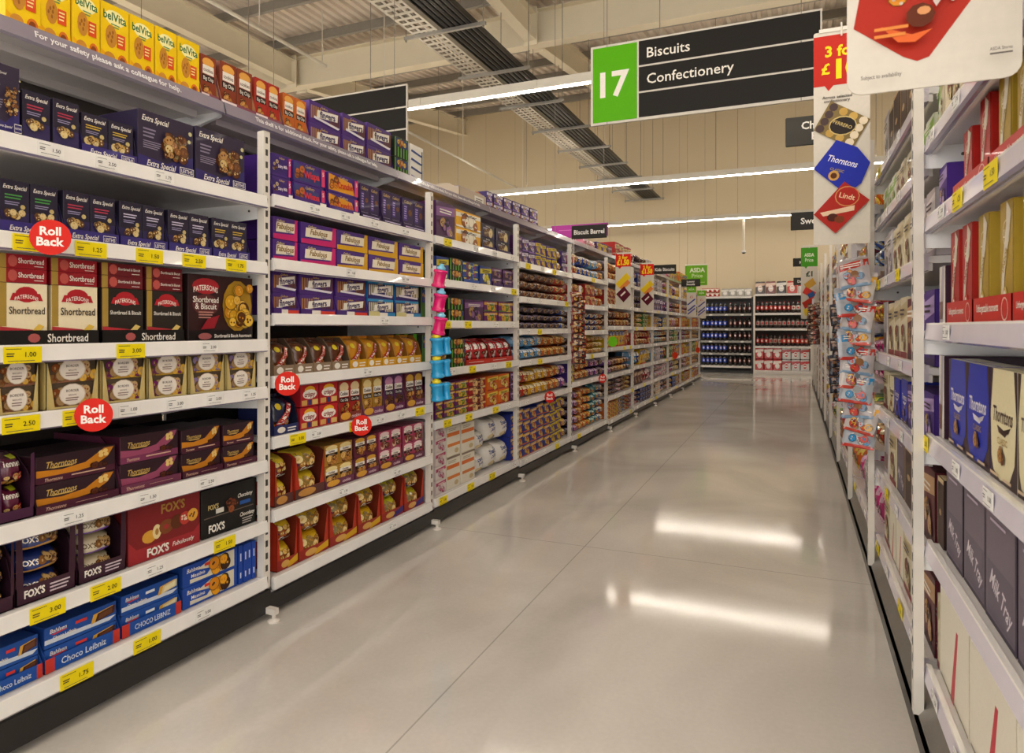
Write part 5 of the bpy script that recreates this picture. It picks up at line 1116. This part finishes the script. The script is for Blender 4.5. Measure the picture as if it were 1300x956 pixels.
big = [('r', 0, .745, 1, .98, '#b8281c'), ('p', [(.2, .745), (.36, .745), (.27, .72)], '#b8281c'), ('t', '3 for', .5, .905, .05, '#f6d41c', {'mw': .62, 'b': .03}), ('t', '\u00a3', .22, .825, .05, '#f6d41c', {'b': .03}), ('t', '10', .62, .82, .085, '#f6d41c', {'mw': .55, 'b': .05}),
       ('t', 'Across selected', .42, .69, .014, '#3a3430', {'mw': .6}), ('t', 'confectionery', .42, .672, .014, '#3a3430', {'mw': .55}),
       quad(.5, .555, .42, .32, -.55, A, '#7e6a40')]
for i in range(4):
    for j in range(4):
        if (i in (1, 2) and j in (1, 2)): continue
        (px, pz), = rot([((i - 1.5) * .205, (j - 1.5) * .155)], .5, .555, -.55, A)
        big += [('e', px, pz, .08, .08 * A, ['#4a3a38', '#b8944a', '#c09c50', '#e0d0b4'][i])]
big += [('e', .52, .55, .25, .16 * A * 1.2, '#c8b070'), ('e', .52, .55, .23, .14 * A * 1.2, '#2c2420'), ('t', 'FERRERO', .52, .555, .016, '#c8b070', {'mw': .36, 'ro': -.45}),
        ('p', rot([(-.45, -.25), (.3, -.38), (.45, -.1), (.45, .28), (.1, .4), (-.3, .36)], .5, .36, -.5, A * 1.15), '#2430a0'), ('t', 'Thorntons', .52, .385, .03, '#e8e4ee', {'mw': .56, 'ro': -.35, 'sh': .2}), ('t', 'CLASSIC', .42, .345, .012, '#a8944c', {'mw': .3, 'ro': -.35}), ('e', .36, .32, .1, .1 * A, '#c89850'), ('e', .36, .32, .06, .06 * A, '#5a3018'),
        quad(.47, .17, .3, .44, -.75, A * .95, '#a82820'), ('e', .6, .22, .22, .2 * A, '#c88850'), ('e', .6, .22, .2, .18 * A, '#a82820'), ('t', 'Lindt', .6, .22, .024, '#e8c8a0', {'mw': .3, 'ro': -.3}), ('p', rot([(-.3, -.05), (.3, .12), (.3, .02), (-.24, -.12)], .42, .155, -.1, A), '#e0c0a0'), ('e', .34, .125, .1, .08 * A, '#4a2018'), ('e', .46, .115, .09, .07 * A, '#7a3a1c')]
banner(.188, 3.3, 1.568, .226, .957, big, 'long white banner with red 3 for \u00a310 panel and chocolate boxes'.replace('3 for \u00a310', 'three-for-ten'), armto=.36)
near = [('p', [(.04, .115), (.34, .055), (.42, .045), (.49, .05), (.97, .22), (.62, .32), (.1, .2)], '#a82a1a')] + cl(.45, .185, .2, .03, 14, ['#5a2a14', '#d88a28', '#c8b8a8', '#e8b05c'], .07, 12, A) + \
       [('e', .43, .115, .085, .085 * A, '#5e2812'), ('e', .45, .122, .04, .03 * A, '#d0905c'), ('p', [(.2, .105), (.38, .085), (.5, .09), (.4, .072), (.3, .075)], '#d8622c'), ('p', [(.52, .125), (.64, .17), (.62, .18), (.5, .135)], '#c8b8b0'), ('l', .16, .1, .2, 2, '#d8823c', .012), ('t', 'Subject to availability', .2, .022, .009, '#5a524c', {'mw': .24}), ('t', 'ASDA Stores', .87, .042, .006, '#5a524c', {'mw': .12}), ('l', .81, .034, .12, 1, '#5a524c', .006)]
near = [o if not (o[0] == 'p') else o for o in near]
banner(.1925, 1.2, 1.572, .232, .93, near, 'large out of focus white banner close by, red chocolate box print', rad=.022, armto=.36)
q1 = [('r', 0, .72, 1, .98, '#4a9a24'), ('p', [(.2, .72), (.4, .72), (.3, .69)], '#4a9a24'), ('t', 'ASDA', .5, .88, .06, '#e8f0d0', {'mw': .6, 'b': .04}), ('t', 'Price', .5, .81, .05, '#e8f0d0', {'mw': .5}), ('t', '\u00a31', .5, .62, .07, '#3a4a3a', {'mw': .5, 'b': .04}), quad(.55, .48, .32, .2, .6, A, '#c89a3c'), quad(.5, .36, .36, .2, -.5, A, '#c8382c'), quad(.62, .33, .2, .14, .5, A, '#2c5a9a'), quad(.45, .22, .34, .2, .5, A, '#b8301c'), quad(.45, .1, .26, .2, .2, A, '#e8c838')]
banner(.19, 11, 1.32, .229, 1.1, q1, 'far white banner topped green showing one pound price', armto=.36)
q2 = [('r', 0, .76, 1, 1, '#d81c10'), ('p', [(.15, .76), (.4, .76), (.28, .72)], '#d81c10'), ('t', '2 for', .5, .93, .06, '#f6d41c', {'mw': .6, 'b': .04}), ('t', '\u00a31.50', .5, .84, .1, '#f6d41c', {'mw': .8, 'b': .05}), ('t', 'McVities', .5, .66, .03, '#7a98b8', {'mw': .5}), quad(.5, .5, .5, .22, .75, .29, '#e0c01c'), quad(.62, .42, .36, .14, .75, .29, '#d8803c'), quad(.55, .25, .36, .36, .75, .29, '#5a1426'), ('p', rot([(-.2, -.05), (.2, -.05), (.2, .05), (-.2, .05)], .5, .26, .75, .29), '#e8d8d0')]
q2[5:5] = []
for yy, lab in ((7.6, 'white banner with red two-for panel, nearer of the two'), (8.95, 'white banner with red two-for panel, farther of the two')):
    banner(-1.84, yy, 1.42, .18, .63, [q for q in q2 if not (q[0] == 't' and q[1] == 'McVities')], lab, armto=-2.0)
q3 = [('r', 0, .8, 1, 1, '#6cb01c'), ('t', 'ASDA', .5, .9, .06, '#e8f0d0', {'mw': .6}), ('t', '\u00a31', .5, .66, .08, '#b84848', {'mw': .4})] + [quad(.5, .5 - i * .1, .5, .07, .7, .29, ['#3a4494', '#c8ccd8', '#3a4494', '#5a5aa8'][i]) for i in range(4)]
for yy, lab in ((13.1, 'narrow green topped banner on the far left run, nearer one'), (14.6, 'narrow green topped banner on the far left run, last one')):
    banner(-1.84, yy, 1.38, .18, .6, q3, lab, armto=-2.0)

# ------------------------------------------------------------------ red price roundels clipped to the rails
def roundel(side, y, z, label, r=.05, col='#d2281c', txt=('Roll', 'Back')):
    s = side; mb = MB(); n = 28
    F = [(r * math.cos(2 * PI * i / n), r * math.sin(2 * PI * i / n)) for i in range(n)]
    mb.face([(a, 0, b) for a, b in F], col); mb.face([(a, .002, b) for a, b in F[::-1]], col)
    for i in range(n): (a, b), (c, d) = F[i], F[(i + 1) % n]; mb.face([(a, 0, b), (a, .002, b), (c, .002, d), (c, 0, d)], col)
    if txt: paint(mb, [('t', txt[0], .5, .68, .24, '#f6eee6', {'mw': .6, 'b': .03}), ('t', txt[1], .5, .38, .24, '#f6eee6', {'mw': .7, 'b': .03})], 2 * r, 2 * r, lambda x, zz, e: (x, -e, zz - r))
    mb.box(-.05, .002, -.006, .012, .004, .006, '#ddd')
    o = ob('price_roundel', mb.mesh('price_roundel', M['sign']), None, (LXF + .055, y, z), PI * .27 if s < 0 else -PI * .27)
    return tag(o, label, 'price tag', 'round price tags on shelf rails')
roundel(-1, _along(64, LXF + .055), LZ[0][1] - .01, 'round red Roll Back tag, second shelf down, nearest left bay')
roundel(-1, _along(119, LXF + .055), LZ[0][3] - .02, 'round red Roll Back tag, fourth shelf down, nearest left bay')
roundel(-1, _along(365, LXF + .055), LZ[1][3] - .03, 'round red Roll Back tag, fourth shelf down, second left bay')
roundel(-1, _along(459, LXF + .055), LZ[1][4] - .02, 'round red Roll Back tag, fifth shelf down, second left bay')
roundel(-1, _along(698, LXF + .055), LZ[3][4] - .02, 'round red Roll Back tag, fifth shelf down, fourth left bay')
roundel(-1, _along(765, LXF + .055), LZ[4][4] - .02, 'round red Roll Back tag, fifth shelf down, fifth left bay')
roundel(-1, _along(778, LXF + .055), LZ[5][3] + .07, 'round bright green tag on the left run, sixth bay', .06, '#6cc01c', None)
roundel(-1, _along(857, LXF + .055), LZ[8][4] + .03, 'small red tag, fifth shelf down, ninth left bay', .06, '#d2381c', None)
roundel(-1, _along(886, LXF + .055), LZ[9][4] + .03, 'small red tag, fifth shelf down, tenth left bay', .06, '#d2381c', None)

# ------------------------------------------------------------------ clip strips
def strip(x, y, z0, z1, label, rz=0.0):
    mb = MB(); mb.box(-.012, 0, z0, .012, .002, z1, '#d8d4d8')
    k = z0 + .03
    while k < z1: mb.box(-.006, -.008, k, .006, 0, k + .004, '#e8e4e8'); k += .07
    return tag(ob('clip_strip', mb.mesh('clip_strip', M['rail']), None, (x, y, 0), rz), label, 'clip strip')
def tub_mesh(main, capm, double):
    """moulded toy tub: waisted jar with rims, and a knobbed cap"""
    mb = MB()
    mb.lathe([(.036, 0, main), (.042, .004, main), (.042, .014, main), (.036, .02, main), (.034, .035, main), (.034, .07, main), (.037, .085, main), (.042, .09, main), (.042, .1, main), (.036, .104, main)], 18)
    return mb
strip(LXF + .035, LY[2] - .03, 1.0, 1.56, 'clear strip of toy tubs on the post between second and third left bays', PI / 4)
tubm = {}
for i, (zz, col) in enumerate(((1.43, 'pink'), (1.29, 'pink'), (1.155, 'pink'), (1.035, 'blue'), (.905, 'blue'), (.77, 'blue'))):
    t = thing('toy_tub', col + ' moulded toy tub hanging on the clip strip, ' + ORD[i] + ' from the top', 'toy', (LXF + .07, LY[2] - .05, zz), .6, col + ' toy tubs on the clip strip')
    t.rotation_euler = (.12, .16 if i < 3 else -.08, .6)
    hexm = {'pink': '#d8146c', 'blue': '#2a9ad4'}[col]
    if col not in tubm: tubm[col] = tub_mesh(hexm, None, False).mesh('tub_body', M[col], True)
    ob('body', tubm[col], t)
    cap = {'pink': 'paleblue', 'blue': 'yellow'}[col]
    if cap not in tubm:
        mb = MB(); mb.lathe([(.024, .104, '#fff'), (.026, .108, '#fff'), (.026, .12, '#fff'), (.016, .124, '#fff'), (.013, .134, '#fff'), (.008, .14, '#fff')], 14); tubm[cap] = mb.mesh('tub_cap', M[cap], True)
    ob('cap', tubm[cap], t)
    if i >= 3:
        if 'h' not in tubm:
            mb = MB(); mb.lathe([(.02, .0, '#fff'), (.026, .004, '#fff'), (.026, .012, '#fff'), (.02, .018, '#fff'), (.02, .075, '#fff'), (.026, .085, '#fff'), (.026, .095, '#fff'), (.02, .1, '#fff')], 14); tubm['h'] = mb.mesh('side_tube', M['blue'], True)
        ob('side_tube', tubm['h'], t, (.056, .012, 0))
def bagstrip(x, y, z0, z1, n, keys, w, h, label, desc, rz=0.0):
    strip(x, y + .03, z0, z1 + .03, label, rz)
    for i in range(n):
        zz = z1 - h * 1.15 - (z1 - z0 - h) * i / (n - 1); key = keys[i % len(keys)]; me, w2, h2 = pack_mesh(key, w, h, .03)
        o = ob('sweet_bag', me, None, (x + rnd.uniform(-.008, .008), y - .012, zz), rz + rnd.uniform(-.55, .4), -.25 + rnd.uniform(-.1, .1), rnd.uniform(-.2, .2))
        tag(o, desc + ' hanging on a clip strip, ' + ORD[i] + ' from the top', 'sweets', desc + 's on a clip strip')
gen('hb1', 'silver and red bag', '#b8b0b0', '#c8382c', '#7a9ab8', '#d88a3c', 'bag', cat='sweets', name='sweet_bag', seed=3)
gen('hb2', 'silver and orange bag', '#c8c0bc', '#e0a83c', '#c8402c', '#b8c0cc', 'bag', cat='sweets', name='sweet_bag', seed=8)
gen('hb3', 'dark red bag', '#7a2018', '#c89a4c', '#3a1410', '#b8501c', 'bag', cat='sweets', name='sweet_bag', seed=5)
gen('hb4', 'dark blue bag', '#2c3040', '#8a5a34', '#1c2030', '#5a6a8a', 'bag', cat='sweets', name='sweet_bag', seed=6)
gen('hb5', 'brown bag', '#4a2418', '#c8a888', '#2c1410', '#a8402c', 'bag', cat='sweets', name='sweet_bag', seed=7)
gen('hb6', 'silver and blue bag', '#a8acb4', '#2c8ac0', '#c8382c', '#c8c4c0', 'bag', cat='sweets', name='sweet_bag', seed=9)
bagstrip(LXF + .07, LY[4] + .02, .86, 1.57, 11, ['hb3'], .14, .11, 'clip strip of dark red bags on the post after the fourth left bay', 'dark red sweet bag', .7)
bagstrip(.255, 3.5, .66, 1.56, 12, ['hb1', 'hb2', 'hb6'], .14, .15, 'clip strip of silver bags on the second right post', 'silver and red sweet bag')
bagstrip(.25, 4.9, .72, 1.43, 12, ['hb4'], .08, .09, 'clip strip of dark bags on the third right post', 'dark blue sweet bag')
bagstrip(.2, 9.0, 1.0, 1.52, 8, ['hb5'], .14, .1, 'distant clip strip of brown bags on the right run', 'brown sweet bag')

# camera dome drop pole below the farthest light line
t = thing('camera_pole', 'thin white drop pole with small device below the farthest light', 'security camera', (-1.16, 17.1, 2.98))
mb = MB(); mb.tube((0, 0, .06), (0, 0, .86), .025, n=10); ob('pole', mb.mesh('pole', M['fitting']), t)
mb = MB(); mb.lathe([(.02, 0, '#222222'), (.045, .02, '#222222'), (.05, .03, '#dddddd'), (.05, .07, '#dddddd'), (.03, .08, '#dddddd')], 14); ob('device', mb.mesh('device', M['sign']), t)

# ------------------------------------------------------------------ light
w = bpy.data.worlds.new('world'); bpy.context.scene.world = w; w.use_nodes = True
w.node_tree.nodes['Background'].inputs[0].default_value = (1.0, .955, .9, 1); w.node_tree.nodes['Background'].inputs[1].default_value = 1.5
sc = bpy.context.scene
sc.view_settings.view_transform = 'Standard'; sc.view_settings.look = 'None'; sc.view_settings.gamma = 1; sc.view_settings.exposure = .54
sc.cycles.use_denoising = True; sc.cycles.max_bounces = 6; sc.cycles.diffuse_bounces = 4; sc.cycles.glossy_bounces = 3; sc.cycles.sample_clamp_indirect = 6
